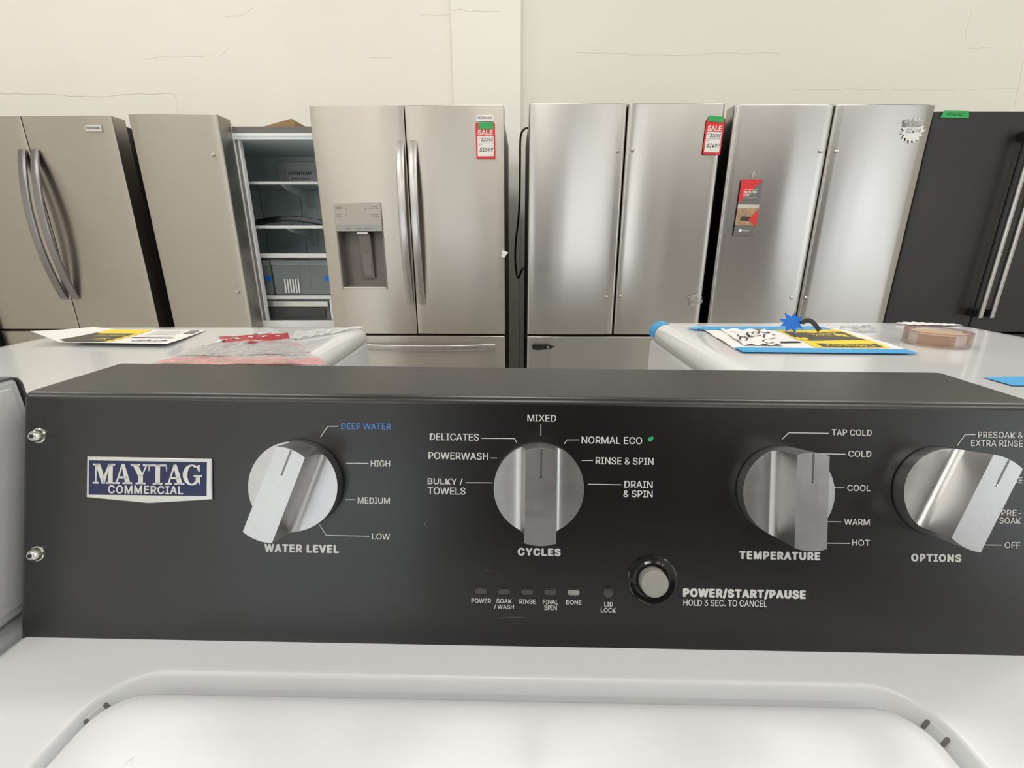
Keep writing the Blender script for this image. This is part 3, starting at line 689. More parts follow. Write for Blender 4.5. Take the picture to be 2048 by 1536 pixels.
M = Matrix.Translation((0, yb1-.1155, 0)) @ Matrix.Rotation(PI/2, 4, 'X')
xe = hy(578, 347, 2.565+yb1-.115); xf = hy(620, 347, 2.565+yb1-.115)
b = bmesh.new(); put_text(b, 'EVENTEMP', M, xe.x-g2[3], xf.x-g2[3]+.012, xe.z-.008, xe.z+.008, bold=.03); obj('lettering', b, PRINT_K, a_, recalc=False)
b = bmesh.new(); put_line(b, [(xe.x-g2[3]+.01, xe.z-.03), (xf.x-g2[3], xe.z-.03)], M, .004); obj('lettering', b, GREYF, a_, recalc=False)
for xx in (-.21, 0.05):
    b = bmesh.new(); box(b, xx, xx+.003, yb1-.0715, yb1-.070, .75, 1.5); obj('liner_seam', b, GREYF, lin)
def drawer(x0, x1, y0, y1, z0, z1, m, nm='crisper_drawer'):
    b = bmesh.new(); t_ = .004
    for q in ((x0, x1, y0, y0+t_, z0, z1), (x0, x1, y1-t_, y1, z0, z1), (x0, x0+t_, y0+t_, y1-t_, z0, z1), (x1-t_, x1, y0+t_, y1-t_, z0, z1), (x0+t_, x1-t_, y0+t_, y1-t_, z0, z0+t_)): box(b, *q)
    d = obj(nm, b, m, f2, label='clear plastic drawer')
    obj('drawer_rim', BX(x0, x1, y0-.012, y0, z1-.03, z1-.008), CLEARP, d, bevel=.003)
    return d
dr = drawer(i0+.03, -.008, .24, .60, .875, 1.075, CLEARP); drawer(.008, i1-.03, .24, .60, .875, 1.075, CLEARP)
rib = bmesh.new()
for i in range(6): box(rib, .07+i*.016, .078+i*.016, .232, .238, .885, .965)
obj('drawer_grip', rib, LINERW, dr)
obj('drawer_shelf', BX(i0+.022, i1-.022, .225, .62, .845, .868), LINERW, f2, bevel=.003)
d_ = drawer(i0+.04, i1-.10, .22, .60, .728, .838, CLEARP, 'deli_drawer'); obj('drawer_front', BX(i0+.04, i1-.10, .206, .219, .805, .836), BADGE_S, d_)
obj('drawer_window', BX(i0+.055, i1-.12, .208, .219, .735, .798), LENS, d_, label='smoked window')
obj('drawer_support', BX(i1-.09, i1-.03, .21, .6, .724, .844), LINERW, f2, bevel=.004)
for px, py in ((537, 557), (655, 557)):
    p = hy(px, py, 2.565+.236); tag(obj('tape_piece', BX(p.x-.016, p.x+.016, p.y-.0045, p.y-.002, p.z-.014, p.z+.014), BTAPE_D, bevel=.0), 'small blue tape square on clear drawer, %s' % ('nearer the door edge' if px < 600 else 'at the right by the dispenser refrigerator'), 'tape', 'blue tape on the drawers')
# loose handle lying on the middle shelf
hp = [hy(497+150*i/16, 445, 2.86)+Vector((0, 0, 0)) for i in range(17)]
hp = [Vector((p.x, 2.90, 1.2785+.030*math.sin(PI*i/16))) for i, p in enumerate(hp)]
o = obj('loose_handle', sweep(bmesh.new(), hp, rsec(.012, .016, .006), Vector((0, 0, 1))), mat('dark handle', (.10, .10, .11), .25, 1, noise=.05)); tag(o, 'dark bowed refrigerator handle lying on the middle glass shelf', 'handle')
# 3: dispenser refrigerator
f3, P3, g3 = fridge('steel refrigerator with water dispenser and two straight handles in the middle', -.948, -.037, 2.415, STEEL_W, .703, seam=-.502, rotz=-1.6, cabm=CABG, r=.004)
M3 = Matrix.Translation((g3[3], 2.415, 0)) @ Matrix.Rotation(math.radians(-1.6), 4, 'Z')
D3 = M3 @ Matrix.Rotation(PI/2, 4, 'X')        # frame on the door plane: x right, y up
def l3(px, py, n=0.0): return hitM(px, py, D3, n)
zb_ = l3(820, 607)[1]; zt_ = l3(796, 282)[1]
obj('handle', arc_handle(g3[2]-.026, zb_, zt_, .05, .019, .007, sq=2.2), HANDLE, P3['L']); obj('handle', arc_handle(g3[2]+.034, zb_, zt_, .05, .019, .007, sq=2.2), HANDLE, P3['R'])
hp = [Vector((-.40+.80*i/24, -.004-.045*(1-abs(2*i/24-1)**3), .642)) for i in range(25)]
obj('handle', sweep(bmesh.new(), hp, rsec(.016, .007, .005), Vector((0, -1, 0))), HANDLE, P3['D'])
# dispenser: bezel, control panel, recess
x0_, y1_ = l3(668, 406); x1_, _ = l3(762, 406); _, y0_ = l3(730, 578)
ym = l3(720, 463)[1]
b = bmesh.new(); W_ = .004
# the recess is a real box seen through the door: built as five liner faces standing proud of the door with a frame
disp = obj('dispenser', BX(x0_, x1_, -.014, -.002, ym, y1_), mat('dispenser silver', (.42, .385, .34), .35, .6, noise=.03), P3['L'], bevel=.002, label='silver dispenser panel')
def cut_recess(door, x0, x1, z0, z1, d):
    cb_ = BX(x0, x1, -.05, d, z0, z1); me = bpy.data.meshes.new('cut'); cb_.to_mesh(me); cb_.free()
    co = bpy.data.objects.new('cut', me); COL.objects.link(co); co.parent = door.parent
    md = door.modifiers.new('cut', 'BOOLEAN'); md.object = co; md.operation = 'DIFFERENCE'; md.solver = 'EXACT'
    door.modifiers.move(len(door.modifiers)-1, 0)
    dg = bpy.context.evaluated_depsgraph_get(); dg.update()
    while len(door.modifiers) > 1: door.modifiers.remove(door.modifiers[1])
    dg.update(); nm = bpy.data.meshes.new_from_object(door.evaluated_get(dg)); door.modifiers.clear(); door.data = nm
    bpy.data.objects.remove(co)
cut_recess(P3['L'], x0_+W_, x1_-W_, y0_+W_, ym, .075)
REC = mat('dispenser recess grey', (.20, .185, .165), .4, .3, noise=.05)
b = bmesh.new(); e = .0015
for q in ((x0_+W_, x0_+W_+e, -.001, .074, y0_+W_, ym), (x1_-W_-e, x1_-W_, -.001, .074, y0_+W_, ym), (x0_+W_+e, x1_-W_-e, .0725, .074, y0_+W_, ym), (x0_+W_+e, x1_-W_-e, -.001, .0725, ym-e, ym)): box(b, *q)
obj('recess_liner', b, REC, disp)
obj('drip_tray', BX(x0_+W_+e, x1_-W_-e, -.010, .0725, y0_+W_, y0_+W_+.006), mat('tray silver', (.66, .64, .58), .3, .5, noise=.02), disp, bevel=.001)
obj('bezel', BX(x0_-.003, x0_+W_, -.004, -.001, y0_-.002, ym), GREYF, disp); obj('bezel', BX(x1_-W_, x1_+.003, -.004, -.001, y0_-.002, ym), GREYF, disp)
xm = (x0_+x1_)/2+.006
b = bmesh.new(); prism(b, [(xm-.032, .064, ym-.01), (xm-.032, .03, ym-.01), (xm-.032, .055, y0_+.05), (xm-.032, .064, y0_+.05)], (.064, 0, 0)); pd = obj('paddle', b, REC, disp, bevel=.004)
b = bmesh.new(); prism(b, [(xm-.022, .040, ym-.03), (xm-.022, .034, ym-.03), (xm-.022, .051, y0_+.065), (xm-.022, .057, y0_+.065)], (.044, 0, 0)); obj('paddle_pad', b, GREYF, pd, bevel=.002)
obj('nozzle', BX(xm-.03, xm+.03, .01, .05, ym-.014, ym-.002), HANDLE, disp, bevel=.003)
MD = Matrix.Translation((0, -.0142, 0)) @ Matrix.Rotation(PI/2, 4, 'X')
b = bmesh.new(); yy = ym+.002
put_poly(b, [(x0_+.004, yy), (x1_-.004, yy), (x1_-.004, yy+.030), (x0_+.004, yy+.030)], MD); st = obj('touch_strip', b, mat('strip grey', (.33, .34, .32), .3, .3, noise=.03), disp, recalc=False)
for q in ((.22, .34), (.42, .55), (.62, .76)):
    b = bmesh.new(); wd = x1_-x0_; put_line(b, [(x0_+wd*q[0], yy+.011), (x0_+wd*q[1], yy+.011)], MD, .003, .0004); obj('control_mark', b, PRINT_K, st, recalc=False)
for (s_, u_, v_, wd_) in (('Water', .05, .8, .14), ('Filter', .05, .73, .12), ('Ice', .07, .5, .08), ('Maker', .05, .43, .12), ('Lock', .80, .82, .13), ('Hold 3 Sec', .74, .75, .22), ('Power', .8, .5, .14), ('Freeze', .78, .43, .18), ('-', .24, .74, .03), ('-', .24, .5, .03), ('-', .66, .74, .03)):
    b = bmesh.new(); u0 = x0_+wd*u_; v0 = ym+.022+(y1_-ym-.022)*v_; put_text(b, s_, MD, u0, u0+wd*wd_, v0, v0+(.005 if len(s_) > 1 else .0016), n=.0003); obj('control_mark', b, PRINT_K, disp, recalc=False)
badge_on(P3['R'], 952, 987, 230.5, 243, 2.40, g3[3])
# 4
f4, P4, g4 = fridge('steel refrigerator without handles, red sale tag on right door', .0776, .977, 2.38, STEEL_C, .706, seam=.5306, bow=.004, cabm=CABD, r=.014)
# 5
f5, P5, g5 = fridge('steel refrigerator without handles, brochure on left door and starburst on right', 1.0275, 1.956, 2.40, STEEL_C2, .70, seam=1.4925, bow=.003, cabm=CABD, r=.012)
# 6
f6, P6, g6 = fridge('black slate refrigerator with pale bar handles at the right edge', 2.02, 2.96, 2.48, BLK, .70, seam=2.49, cabm=CABD, H=1.772, bow=.002)
def sc(P, g, yf, l):
    screws(P, [(hy(x, y, yf).x-g[3], hy(x, y, yf).z) for x, y in l])
sc(P4['L'], g4, 2.38, [(1236, 303), (1213, 594)]); sc(P4['R'], g4, 2.38, [(1265, 301), (1241, 593)])
sc(P5['L'], g5, 2.40, [(1641, 303), (1583, 595)]); sc(P5['R'], g5, 2.40, [(1672, 303), (1611, 595)])
# latch plate on fridge 4 drawer
a_ = hy(1063, 693, 2.38); c_ = hy(1110, 693, 2.38)
b = bmesh.new(); z_ = a_.z; xa, xb = a_.x-g4[3], c_.x-g4[3]
prism(b, [(xa, -.003, z_+.012), (xa+.02, -.003, z_+.017), (xb-.04, -.003, z_+.015), (xb, -.003, z_+.001), (xb-.03, -.003, z_-.012), (xa+.03, -.003, z_-.018), (xa+.005, -.003, z_-.012)], (0, -.010, 0))
o = obj('latch_plate', b, BLKP, P4['D'], bevel=.003, label='black latch plate')
obj('latch_screw', lathe(bmesh.new(), [(.007, 0), (.006, .003), (0, .004)], Matrix.Translation((xb-.038, -.013, z_-.001)) @ Matrix.Rotation(PI/2, 4, 'X'), 16), CHROME, o)
# fridge 6 handles
zb6 = hy(1960, 635, 2.42).z; zt6 = 1.70
for s, dr_ in ((-1, 'L'), (1, 'R')):
    x = g6[2]+s*.03
    o = obj('handle', sweep(bmesh.new(), [Vector((x, -.068, zb6+(zt6-zb6)*i/8)) for i in range(9)], rsec(.011, .009, .004), Vector((0, -1, 0))), HANDLE, P6[dr_], label='pale metal bar handle')
    for z in (zb6+.03, zt6-.03): obj('handle_bracket', BX(x-.010, x+.010, -.066, -.001, z-.028, z+.012), BLKP, o, bevel=.004)

# ------------------------------------------------------------------ things stuck on the refrigerators
def facing(px, py, y, roll=0.0, yaw=0.0):
    p = hy(px, py, y); return Matrix.Translation(p) @ Matrix.Rotation(math.radians(yaw), 4, 'Z') @ Matrix.Rotation(PI/2, 4, 'X') @ Matrix.Rotation(math.radians(roll), 4, 'Z')
def at_frame(o, M): o.matrix_world = M; return o
I4 = Matrix()
def plate(x0, x1, y0, y1, t=.0006, r=.0, n=0.0):
    return prism(bmesh.new(), [(x, y, n) for x, y in ((x0, y0), (x1, y0), (x1, y1), (x0, y1))], (0, 0, t))
def rplate(w_, h_, r, cx, cy, n, t): return prism(bmesh.new(), [(cx+x, cy+y, n) for x, y in rsec(w_/2, h_/2, r)], (0, 0, t))
def sale_tag(M, wd, ht, was, now, label):
    t = thing('sale_tag', label, 'price tag'); at_frame(t, M)
    card = obj('card', rplate(wd, ht, .003, 0, 0, 0, .0008), RED, t)
    b = bmesh.new(); put_text(b, 'SALE', I4, -wd*.38, wd*.38, ht*.17, ht*.31, n=.001, bold=.03); obj('lettering', b, WHITE, card, recalc=False)
    for cy, hh, tx in ((.04, .2, was), (-.24, .38, now)):
        p = obj('price_panel', rplate(wd*.84, ht*hh, .003, 0, ht*cy, .0008, .0004), WHITE, card)
        b = bmesh.new(); k = .09 if hh < .3 else .10
        put_text(b, tx, I4, -wd*(.20 if hh < .3 else .3), wd*.38, ht*(cy-k*.7), ht*(cy+k*.7), n=.0015, shear=.25, bold=.01); obj('handwriting', b, PRINT_K, p, recalc=False)
        b = bmesh.new(); put_text(b, 'WAS' if hh < .3 else 'NOW', I4, -wd*.38, -wd*.2, ht*(cy+hh*.5)-.012, ht*(cy+hh*.5)-.006, n=.0014); obj('lettering', b, RED, p, recalc=False)
    return t
wd3 = .091; ht3 = .152
M = facing(971, 282, 2.398, .5, -1.6); sale_tag(M, wd3, ht3, '$2293', '$1599', 'red sale tag reading $1599 on the dispenser refrigerator')
M = facing(1427, 274, 2.372, -1.2, 0); sale_tag(M, .083, .148, '$2095', '$1499', 'red sale tag reading $1499 on the handleless steel refrigerator')
def tape(M, wd, ht, m, label, skew=0.0, name='tape_strip', writ=None, cat='tape', ragged=True, t=.0004):
    pts = []
    n = 6
    for i in range(n+1): pts.append((-wd/2-(random.uniform(0, .0025) if ragged else 0)-skew*(1-2*i/n)/2, -ht/2+ht*i/n))
    for i in range(n+1): pts.append((wd/2+(random.uniform(0, .0025) if ragged else 0)+skew*(2*i/n-1)*-1/2*-1, ht/2-ht*i/n))
    o = obj(name, prism(bmesh.new(), [(x, y, 0) for x, y in pts], (0, 0, t)), m); at_frame(o, M); tag(o, label, cat)
    if writ:
        b = bmesh.new(); put_text(b, writ, I4, -wd*.36, wd*.36, -ht*.22, ht*.22, n=t+.0003, shear=.3); obj('handwriting', b, PRINT_K, o, recalc=False)
    return o
tape(facing(972, 251.5, 2.3965, -1, -1.6), .066, .028, GTAPE, 'green tape strip over the sale tag of the dispenser refrigerator', t=.0012)
tape(facing(1432, 238, 2.3705, -4, 0), .066, .024, GTAPE, 'green tape strip above the sale tag on the handleless steel door', t=.0012)
tape(facing(1911, 228.5, 2.476, -1, 0), .125, .030, GTAPE, 'green tape with handwriting on top corner of black slate refrigerator', .01, writ='WPW4M427', t=.0006)
# brochure
M = facing(1496, 416, 2.391, -.8, 0)
br = thing('brochure', 'red and grey protection plan brochure hanging on left steel door', 'brochure'); at_frame(br, M)
W2, H2 = .046, .102+.026
W2 = .052
cardb = obj('card', plate(-W2, W2, -H2, H2, .001), mat('brochure grey', (.16, .16, .155), .4, noise=.05), br)
b = bmesh.new(); put_poly(b, [(-W2, H2), (W2, H2), (-W2, H2*.15)], I4, .0012); obj('red_corner', b, RED, cardb, recalc=False)
b = bmesh.new(); put_poly(b, [(-W2, -H2*.62), (W2, -H2*.62), (W2, H2*.12), (-W2, H2*.12)], I4, .0013); ph = obj('kitchen_picture', b, mat('kitchen picture', (.42, .27, .16), .4, noise=.7, nscale=55), cardb, recalc=False)
b = bmesh.new(); put_poly(b, [(-W2, -.02*H2), (W2, .0), (W2, H2*.12), (-W2, H2*.12)], I4, .0014); obj('picture_ceiling', b, mat('picture pale', (.62, .58, .5), .4, noise=.2, nscale=60), ph, recalc=False)
b = bmesh.new(); put_poly(b, [(-W2*.6, -.45*H2), (W2*.5, -.48*H2), (W2*.5, -H2*.32), (-W2*.5, -H2*.3)], I4, .0015); obj('picture_counter', b, DARKW, ph, recalc=False)
b = bmesh.new(); put_poly(b, [(W2, -H2*.68), (W2, -H2*.02), (W2*.2, -H2*.42)], I4, .0016); obj('red_corner', b, RED, cardb, recalc=False)
for s_, u0, u1, v0, v1 in (('PROTECTION', -.62, .55, .52, .60), ('PLAN', -.62, -.1, .43, .50)):
    b = bmesh.new(); put_text(b, s_, I4, W2*u0, W2*u1, H2*v0, H2*v1, n=.0016, bold=.03); obj('lettering', b, WHITE, cardb, recalc=False)
for v in (.64, .38):
    b = bmesh.new(); put_line(b, [(-W2*.62, H2*v), (W2*.6, H2*v)], I4, .0012, .0016); obj('rule', b, WHITE, cardb, recalc=False)
b = lathe(bmesh.new(), [(.0085, .0012), (.0085, .0016), (0, .0016)], Matrix.Translation((-W2*.42, -H2*.82, 0)), 20); obj('round_logo', b, WHITE, cardb)
b = bmesh.new(); put_line(b, [(-W2*.2, -H2*.82), (W2*.4, -H2*.82)], I4, .004, .0016); obj('rule', b, WHITE, cardb, recalc=False)
hk = obj('hook', sweep(bmesh.new(), [Vector((.004*math.cos(t), H2+.018+.012*math.sin(t), .004)) for t in [i*PI/6-.6 for i in range(9)]]+[Vector((-.004, H2+.004, .003))], circ(.002, 6), Vector((0, 0, 1))), clear_mat('hook clear', (.95, .95, .95), .3), br)
# starburst sticker
M = facing(1826, 262, 2.3945, 0, 0)
def star(n, r0, r1, sx=1.0, sy=1.0, seed=2):
    rr = random.Random(seed); P = []
    for i in range(n*2):
        a = PI*i/n; r = (r0 if i % 2 else r1)*rr.uniform(.92, 1.08); P.append((r*math.cos(a)*sx, r*math.sin(a)*sy))
    return P
def starplate(P, t, n=0.0):
    bm = bmesh.new(); c0 = bm.verts.new((0, 0, n)); c1 = bm.verts.new((0, 0, n+t)); a = [bm.verts.new((x, y, n)) for x, y in P]; b_ = [bm.verts.new((x, y, n+t)) for x, y in P]
    k = len(P)
    for i in range(k):
        j = (i+1) % k; bm.faces.new((c0, a[j], a[i])); bm.faces.new((c1, b_[i], b_[j])); bm.faces.new((a[i], a[j], b_[j], b_[i]))
    return bm
sp = starplate(star(15, .040, .055), .0012); o = obj('price_starburst', sp, WHITE); at_frame(o, M); tag(o, 'white starburst price sticker on the steel refrigerator beside the black one', 'price sticker')
b = bmesh.new(); put_text(b, '$2499', I4, -.032, .034, -.010, .012, n=.0016, shear=.3); obj('handwriting', b, mat('purple ink', (.12, .08, .2), .5, noise=.05), o, recalc=False)
# clear tape residue and scraps
FILM = clear_mat('clinging clear film', (.95, .95, .95), .25, .1, bump=1.0, bscale=90)
def crumple(name, M, sx, sy, sz, m, label, cat, n=9, seed=1):
    rr = random.Random(seed); b = bmesh.new(); H_ = [[rr.uniform(-1, 1) for _ in range(n+1)] for _ in range(n+1)]
    def fn(u, v):
        a = H_[round(v*n)][round(u*n)]; e = 1-max(abs(2*u-1), abs(2*v-1))**3
        return Vector(((u-.5)*sx*(1+.15*a), (v-.5)*sy*(1+.12*H_[round(u*n)][round(v*n)]), sz*(.5+.5*a)*e+.0005))
    grid(b, n, n, fn); o = obj(name, b, m, recalc=False); at_frame(o, M); tag(o, label, cat); return o
crumple('plastic_scrap', facing(1391, 599, 2.372, 20), .062, .055, .010, FILM, 'crumpled clear plastic scrap low on steel door under the $1499 tag', 'plastic scrap', seed=3)
crumple('plastic_scrap', facing(1826, 246, 2.393, 0), .085, .03, .006, FILM, 'clear tape bubble over the top of the starburst', 'plastic scrap', seed=8)
p = hy(1015, 508, 2.40); b = bmesh.new(); prism(b, [(-.016, 0, -.018), (-.014, 0, .020), (.004, .004, .014), (.018, .006, .006), (.006, .002, -.004), (.002, 0, -.016)], (0, .001, 0))
o = obj('paper_scrap', b, WHITE); o.location = Vector((-.036, 2.385, p.z)); tag(o, 'torn white paper scrap on right edge of the dispenser refrigerator', 'paper scrap')
# cord between refrigerators
cp = [(1049, 258), (1041, 275), (1040, 330), (1039, 400), (1036, 445), (1031, 490), (1031, 530), (1036, 556), (1044, 540)]
P = [hy(a, b_, 2.75+.02*math.sin(i*1.3)) for i, (a, b_) in enumerate(cp)]
P = [Vector((.090, 2.76, P[0].z+.006))]+P+[Vector((.090, 2.76, P[-1].z+.03))]
def catmull(P, k=6):
    out = []
    Q = [P[0]]+P+[P[-1]]
    for i in range(1, len(Q)-2):
        for j in range(k):
            t = j/k; a, b_, c_, d = Q[i-1], Q[i], Q[i+1], Q[i+2]
            out.append(.5*((2*b_)+(c_-a)*t+(2*a-5*b_+4*c_-d)*t*t+(3*b_-a-3*c_+d)*t**3))
    return out+[P[-1]]
obj('power_cord', sweep(bmesh.new(), [p-Vector((g4[3], 2.38, 0)) for p in catmull(P)], circ(.0055, 8), Vector((0, -1, .1))), BLKP, f4)
# cardboard on the open fridge
b = bmesh.new()
pa, pb = hy(505, 247, 2.80), hy(587, 237, 2.80)
prism(b, [(pa.x, 2.80, 1.7535), (pb.x, 2.80, 1.7535), (pb.x+.004, 2.80, pb.z-.010), (pb.x-.012, 2.80, pb.z), (pa.x, 2.80, 1.762)], (0, .25, 0))
o = obj('cardboard_piece', b, CARD, bevel=.001); tag(o, 'folded brown cardboard lying on top of the open refrigerator', 'cardboard')

# ------------------------------------------------------------------ things on the dryers
def sheet(name, c4, h, m, parent=None, lift=None, nx=16, ny=8, t=0.0, pz=None):
    """sheet whose four photo corners (near-left, near-right, far-right, far-left) lie on height h"""
    A, B_, C_, D_ = [hz(*p, h) for p in c4]
    def fn(u, v):
        p = (A*(1-u)+B_*u)*(1-v)+(D_*(1-u)+C_*u)*v
        return p+Vector((0, 0, lift(u, v) if lift else 0))
    b = grid(bmesh.new(), nx, ny, fn)
    o = obj(name, b, m, parent, recalc=False)
    return o
S1 = T1+.0012
liftA = lambda u, v: .0015+.006*(1-v)**2+.022*max(0, .20-u)/.20*(1-v*.7)
EG = [(70, 691), (335, 695), (412, 661), (188, 660)]
def sub4(c4, u0, u1, v0, v1, h):
    A, B_, C_, D_ = [hz(*p, h) for p in c4]
    return lambda u, v: (lambda uu, vv_: (A*(1-uu)+B_*uu)*(1-vv_)+(D_*(1-uu)+C_*uu)*vv_)(u0+(u1-u0)*u, v0+(v1-v0)*v)
def patch(name, c4, h, r, m, parent, lift, dz, poly=None):
    f_ = sub4(c4, 0, 1, 0, 1, h); u0, u1, v0, v1 = r
    b = grid(bmesh.new(), 10, 6, lambda u, v: f_(u0+(u1-u0)*u, v0+(v1-v0)*v)+Vector((0, 0, lift(u0+(u1-u0)*u, v0+(v1-v0)*v)+dz)))
    return obj(name, b, m, parent, recalc=False)
def patch_text(s, c4, h, r, m, parent, lift, dz, flip=True):
    f_ = sub4(c4, 0, 1, 0, 1, h); u0, u1, v0, v1 = r
    pts, fs = textmesh(s, .02); ax = min(p.x for p in pts); bx = max(p.x for p in pts); ay = min(p.y for p in pts); by_ = max(p.y for p in pts); bm = bmesh.new(); vs = []
    for p in pts:
        u = (p.x-ax)/(bx-ax); v = (p.y-ay)/(by_-ay)
        if flip: u, v = 1-u, 1-v
        U = u0+(u1-u0)*u; V_ = v0+(v1-v0)*v
        vs.append(bm.verts.new(f_(U, V_)+Vector((0, 0, lift(U, V_)+dz))))
    for f in fs:
        try: bm.faces.new([vs[i] for i in f])
        except ValueError: pass
    return obj('printed_text', bm, m, parent, recalc=False)
def energy_label(c4, h, lift, label, ys, ks):
    o = sheet('energy_label', c4, h, WHITE, None, lift, 30, 12); tag(o, label, 'paper label')
    y = patch('yellow_panel', c4, h, ys, YEL, o, lift, .0006); k = patch('black_panel', c4, h, ks, BROWNK, o, lift, .0010)
    return o
l1 = energy_label(EG, S1, liftA, 'curled energy label with yellow and black panel on left dryer', (.17, .54, .06, .97), (.17, .50, .06, .68))
patch_text('$48', EG, S1, (.36, .45, .14, .34), YEL, l1, liftA, .0014); patch_text('Estimated Yearly', EG, S1, (.24, .48, .46, .58), YEL, l1, liftA, .0014)
patch_text('400 kWh', EG, S1, (.68, .93, .08, .26), PRINT_K, l1, liftA, .001)
patch('rule', EG, S1, (.58, .92, .38, .42), PRINT_K, l1, liftA, .001)
for v in (.5, .62, .74, .86): patch('rule', EG, S1, (.60, .86, v, v+.015), GREYF, l1, liftA, .001)
patch('dark_block', EG, S1, (.89, .97, .70, .93), GREYF, l1, liftA, .001)
# printed plastic bag
rb = random.Random(5); HN = [[rb.uniform(-1, 1) for _ in range(30)] for _ in range(30)]
def wob(a): return lambda u, v: .001+a*.6*(.5+.5*math.sin(u*19+v*5)*math.cos(v*23+u*7))+a*.5*abs(math.sin(u*41+v*17))
BAG = [(298, 733), (655, 733), (580, 677), (420, 686)]
FILMR = clear_mat('printed clear film', (.93, .90, .90), .25, .12, bump=.8, bscale=60, printc=(.50, .08, .10), pscale=26, pthr=.56, pop=.6)
FILMG = clear_mat('film with red band', (.95, .55, .55), .45, .15, bump=.8, bscale=60, printc=(.55, .30, .28), pscale=40, pthr=.5, pop=.5)
bag = sheet('plastic_bag', BAG, S1, FILMR, None, wob(.004), 44, 30); tag(bag, 'crinkled clear plastic bag with red print on left dryer', 'plastic bag')
patch('red_band', [(298, 733), (655, 733), (638, 720), (348, 720)], S1, (0, 1, 0, 1), FILMG, bag, wob(.004), .001)
GB = clear_mat('film grey print', (.92, .92, .92), .2, .12, bump=.8, bscale=60, printc=(.42, .34, .31), pscale=55, pthr=.60, pop=.5)
patch('warning_print', BAG, S1, (.05, .95, .3, .9), GB, bag, wob(.004), .0015)
RC = [(452, 694), (580, 684), (577, 672), (438, 680)]
RF = clear_mat('red header film', (.75, .12, .16), .55, .15, bump=.5, bscale=50, printc=(.42, .01, .03), pscale=12, pthr=.35, pop=.95)
hdr = patch('red_header', RC, S1, (0, 1, 0, 1), RF, bag, lambda u, v: .003+.003*v+.001*math.sin(u*20), .001)
for i in range(4): patch('header_print', RC, S1, (.2+i*.2, .27+i*.2, .6, .72), WHITE, hdr, lambda u, v: .003+.003*v+.001*math.sin(u*20), .002)
CLF = clear_mat('clear wrap', (.98, .98, .98), .35, .08, bump=1.0, bscale=45)
o = sheet('clear_wrap', [(575, 683), (668, 668), (742, 653), (590, 666)], S1, CLF, None, lambda u, v: .001+.0035*abs(math.sin(u*13+v*4)), 24, 8); tag(o, 'crumpled clear wrap at far right corner of left dryer', 'plastic wrap')
o = sheet('clear_wrap', [(400, 700), (445, 684), (560, 668), (520, 668)], S1, CLF, None, lambda u, v: .002+.005*abs(math.sin(u*17+v*9)), 20, 6); tag(o, 'flat clear film between energy label and red bag header', 'plastic wrap')
# right dryer
S2 = T2+.0010
def tp(c4, label, m=BTAPE, h=None, name='tape_strip'):
    o = sheet(name, c4, h or S2, m, None, lambda u, v: .0006, 12, 3); tag(o, label, 'tape'); return o
EG2 = [(1470, 699), (1815, 701), (1680, 657), (1400, 657)]
lf2 = lambda u, v: .0006+.0025*abs(math.sin(u*7+v*6))*v*(1-v)*4
l2 = sheet('energy_label', EG2, S2, WHITE, None, lf2, 30, 12); tag(l2, 'yellow and black energy label taped down on right dryer', 'paper label')
patch('yellow_panel', EG2, S2, (.49, .93, .06, .95), YEL, l2, lf2, .0006)
patch('black_panel', EG2, S2, (.505, .91, .34, .74), BROWNK, l2, lf2, .0010)
patch('black_panel', EG2, S2, (.54, .90, .08, .20), BROWNK, l2, lf2, .0010)
patch_text('ENERGY', EG2, S2, (.57, .86, .10, .18), YEL, l2, lf2, .0014); patch_text('$44', EG2, S2, (.64, .76, .48, .60), YEL, l2, lf2, .0014)
patch_text('Cost', EG2, S2, (.56, .66, .62, .72), YEL, l2, lf2, .0014); patch_text('Range', EG2, S2, (.72, .84, .62, .72), YEL, l2, lf2, .0014)
patch('rule', EG2, S2, (.26, .46, .22, .27), PRINT_K, l2, lf2, .001)
patch('dark_block', EG2, S2, (.36, .42, .86, .96), GREYF, l2, lf2, .001)
for v in (.6, .7, .8): patch('rule', EG2, S2, (.24, .42, v, v+.02), GREYF, l2, lf2, .001)
tp([(1486, 704.5), (1840, 708), (1812, 699), (1468, 695)], 'long blue tape strip along near edge of right energy label', h=S2+.0015)
tp([(1398, 660), (1668, 660), (1640, 653), (1385, 653.5)], 'blue tape strip along far edge of right energy label', h=S2+.0015)
o = obj('tape_end', starplate([(x*1, y*1) for x, y in star(7, .010, .016, 1.2, 1, 5)], .0006), mat('pale blue tape', (.12, .50, .78), .5, noise=.05)); o.location = hz(1391, 656, S2+.003); tag(o, 'torn pale blue tape end at left of far tape strip', 'tape')
tp([(2026, 772), (2130, 772), (2110, 753), (1965, 755)], 'blue tape strip at right edge of frame on dryer')
# crumpled printed paper with writing
cpz = [(1487, 694), (1565, 694), (1530, 664), (1440, 662)]
lf3 = lambda u, v: .002+.0035*abs(math.sin(u*9+v*5))+.0015*math.sin(v*13)
o = sheet('crumpled_paper', cpz, S2, WHITE, None, lf3, 24, 16); tag(o, 'crumpled white paper with black scribbles on right dryer', 'paper')
rs = random.Random(11); f_ = sub4(cpz, 0, 1, 0, 1, S2)
for i in range(9):
    b = bmesh.new(); u, v = rs.uniform(.1, .9), rs.uniform(.12, .9); P = []
    for j in range(9):
        a = j*.55+i; uu = min(1, max(0, u+.09*math.cos(a)*(1+.05*j)+.012*j)); vv_ = min(1, max(0, v+.10*math.sin(a))); P.append(f_(uu, vv_)+Vector((0, 0, lf3(uu, vv_)+.0012)))
    sweep(b, P, [(-.0012, 0), (0, .0003), (.0012, 0)], Vector((0, 0, 1)), cap=False); obj('pen_stroke', b, PRINT_K, o)
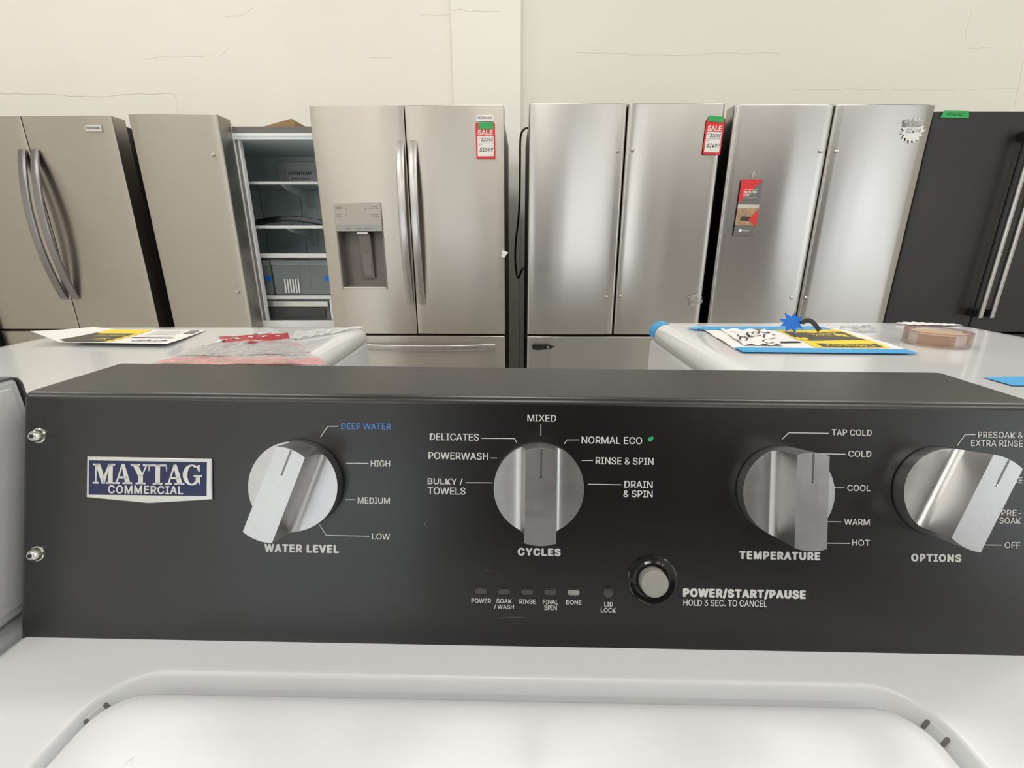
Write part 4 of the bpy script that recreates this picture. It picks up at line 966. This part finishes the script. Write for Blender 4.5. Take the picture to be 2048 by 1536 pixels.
# blue star of tape standing up
p = hz(1580, 668, S2)
b = starplate(star(9, .014, .024, 1.15, .85, 9), .0012)
o = obj('tape_star', b, BTAPE_D); at_frame(o, Matrix.Translation(Vector((p.x+.004, p.y+.006, S2+.0215))) @ Matrix.Rotation(math.radians(70), 4, 'X')); tag(o, 'jagged deep blue tape star standing on right energy label', 'tape')
q = [Vector((.016+.034*t, .012*math.sin(PI*t)-.001-.016*t, .004+.001*t)) for t in [i/8 for i in range(9)]]
obj('folded_flap', sweep(bmesh.new(), q, rsec(.0006, .0045, .0004), Vector((0, 1, 0))), mat('flap dark', (.012, .015, .02), .4, noise=.1), o)
crumple('tape_crumple', Matrix.Translation(hz(1716, 661, S2)+Vector((0, 0, .001))), .06, .035, .014, CLF, 'crumpled clear tape on right dryer beyond the yellow label', 'tape', seed=12)
# torn white star paper at the far edge
b = starplate([(x, y) for x, y in star(13, .030, .048, 1.0, .45, 4)], .0008)
o = obj('torn_paper', b, WHITE); at_frame(o, Matrix.Translation(hz(1836, 650, S2)+Vector((0, 0, .003)))); tag(o, 'torn white paper with jagged points at far edge of right dryer', 'paper')
b = starplate([(x, y) for x, y in star(11, .026, .040, 1.0, .35, 7)], .0008)
o = obj('torn_paper', b, WHITE); at_frame(o, Matrix.Translation(hz(1884, 651, S2)+Vector((0, 0, .002)))); tag(o, 'torn white paper sliver behind the clear tape roll', 'paper')
# corner tape wraps the rounded corner
x0 = .318; yy = 1.054
b = bmesh.new(); prof = [(x0-.0008, T2-.030)] + [(x0+.0242*(1-math.cos(PI/2*i/8))-.0008*math.cos(PI/2*i/8), T2+.0018-.026+.0248*math.sin(PI/2*i/8)) for i in range(9)] + [(x0+.030, T2+.0012)]
grid(b, len(prof)-1, 4, lambda u, v: Vector((prof[round(u*(len(prof)-1))][0]+(0.0), yy-.004-.040*v, prof[round(u*(len(prof)-1))][1])))
o = obj('corner_tape', b, BTAPE, recalc=False); tag(o, 'blue tape wrapped over far left corner of right dryer', 'tape')
# tape roll
pc = hz(1916, 699, S2); RO = .048; ctr = Vector((pc.x+.003, pc.y+RO, S2+.0005))
TAPEC = clear_mat('packing tape side', (.97, .92, .90), .02, .08, bump=.0)
roll = thing('tape_roll', 'roll of clear packing tape lying on right dryer', 'tape roll', ctr); roll.scale = (.835, .835, .88)
obj('tape_winding', lathe(bmesh.new(), [(.0575, .001), (.0575, .024), (.0560, .0255), (.047, .0255), (.047, 0), (.0560, 0)], Matrix(), 56, True), TAPEC, roll)
obj('core', lathe(bmesh.new(), [(.0465, .0005), (.0465, .022), (.0435, .022), (.0435, .0005)], Matrix(), 56, True), BEIGE, roll, label='beige card core')
b = lathe(bmesh.new(), [(.0572, .0262), (.0540, .0268), (.0505, .0262)], Matrix(), 56); obj('winding_edge', b, mat('mauve tape edge', (.42, .18, .20), .2, noise=.3, nscale=20), roll, label='mauve tape edge')
for o in bpy.data.objects:
    if o.type == 'EMPTY' and o.parent is None and 'label' not in o: o['label'] = o.name
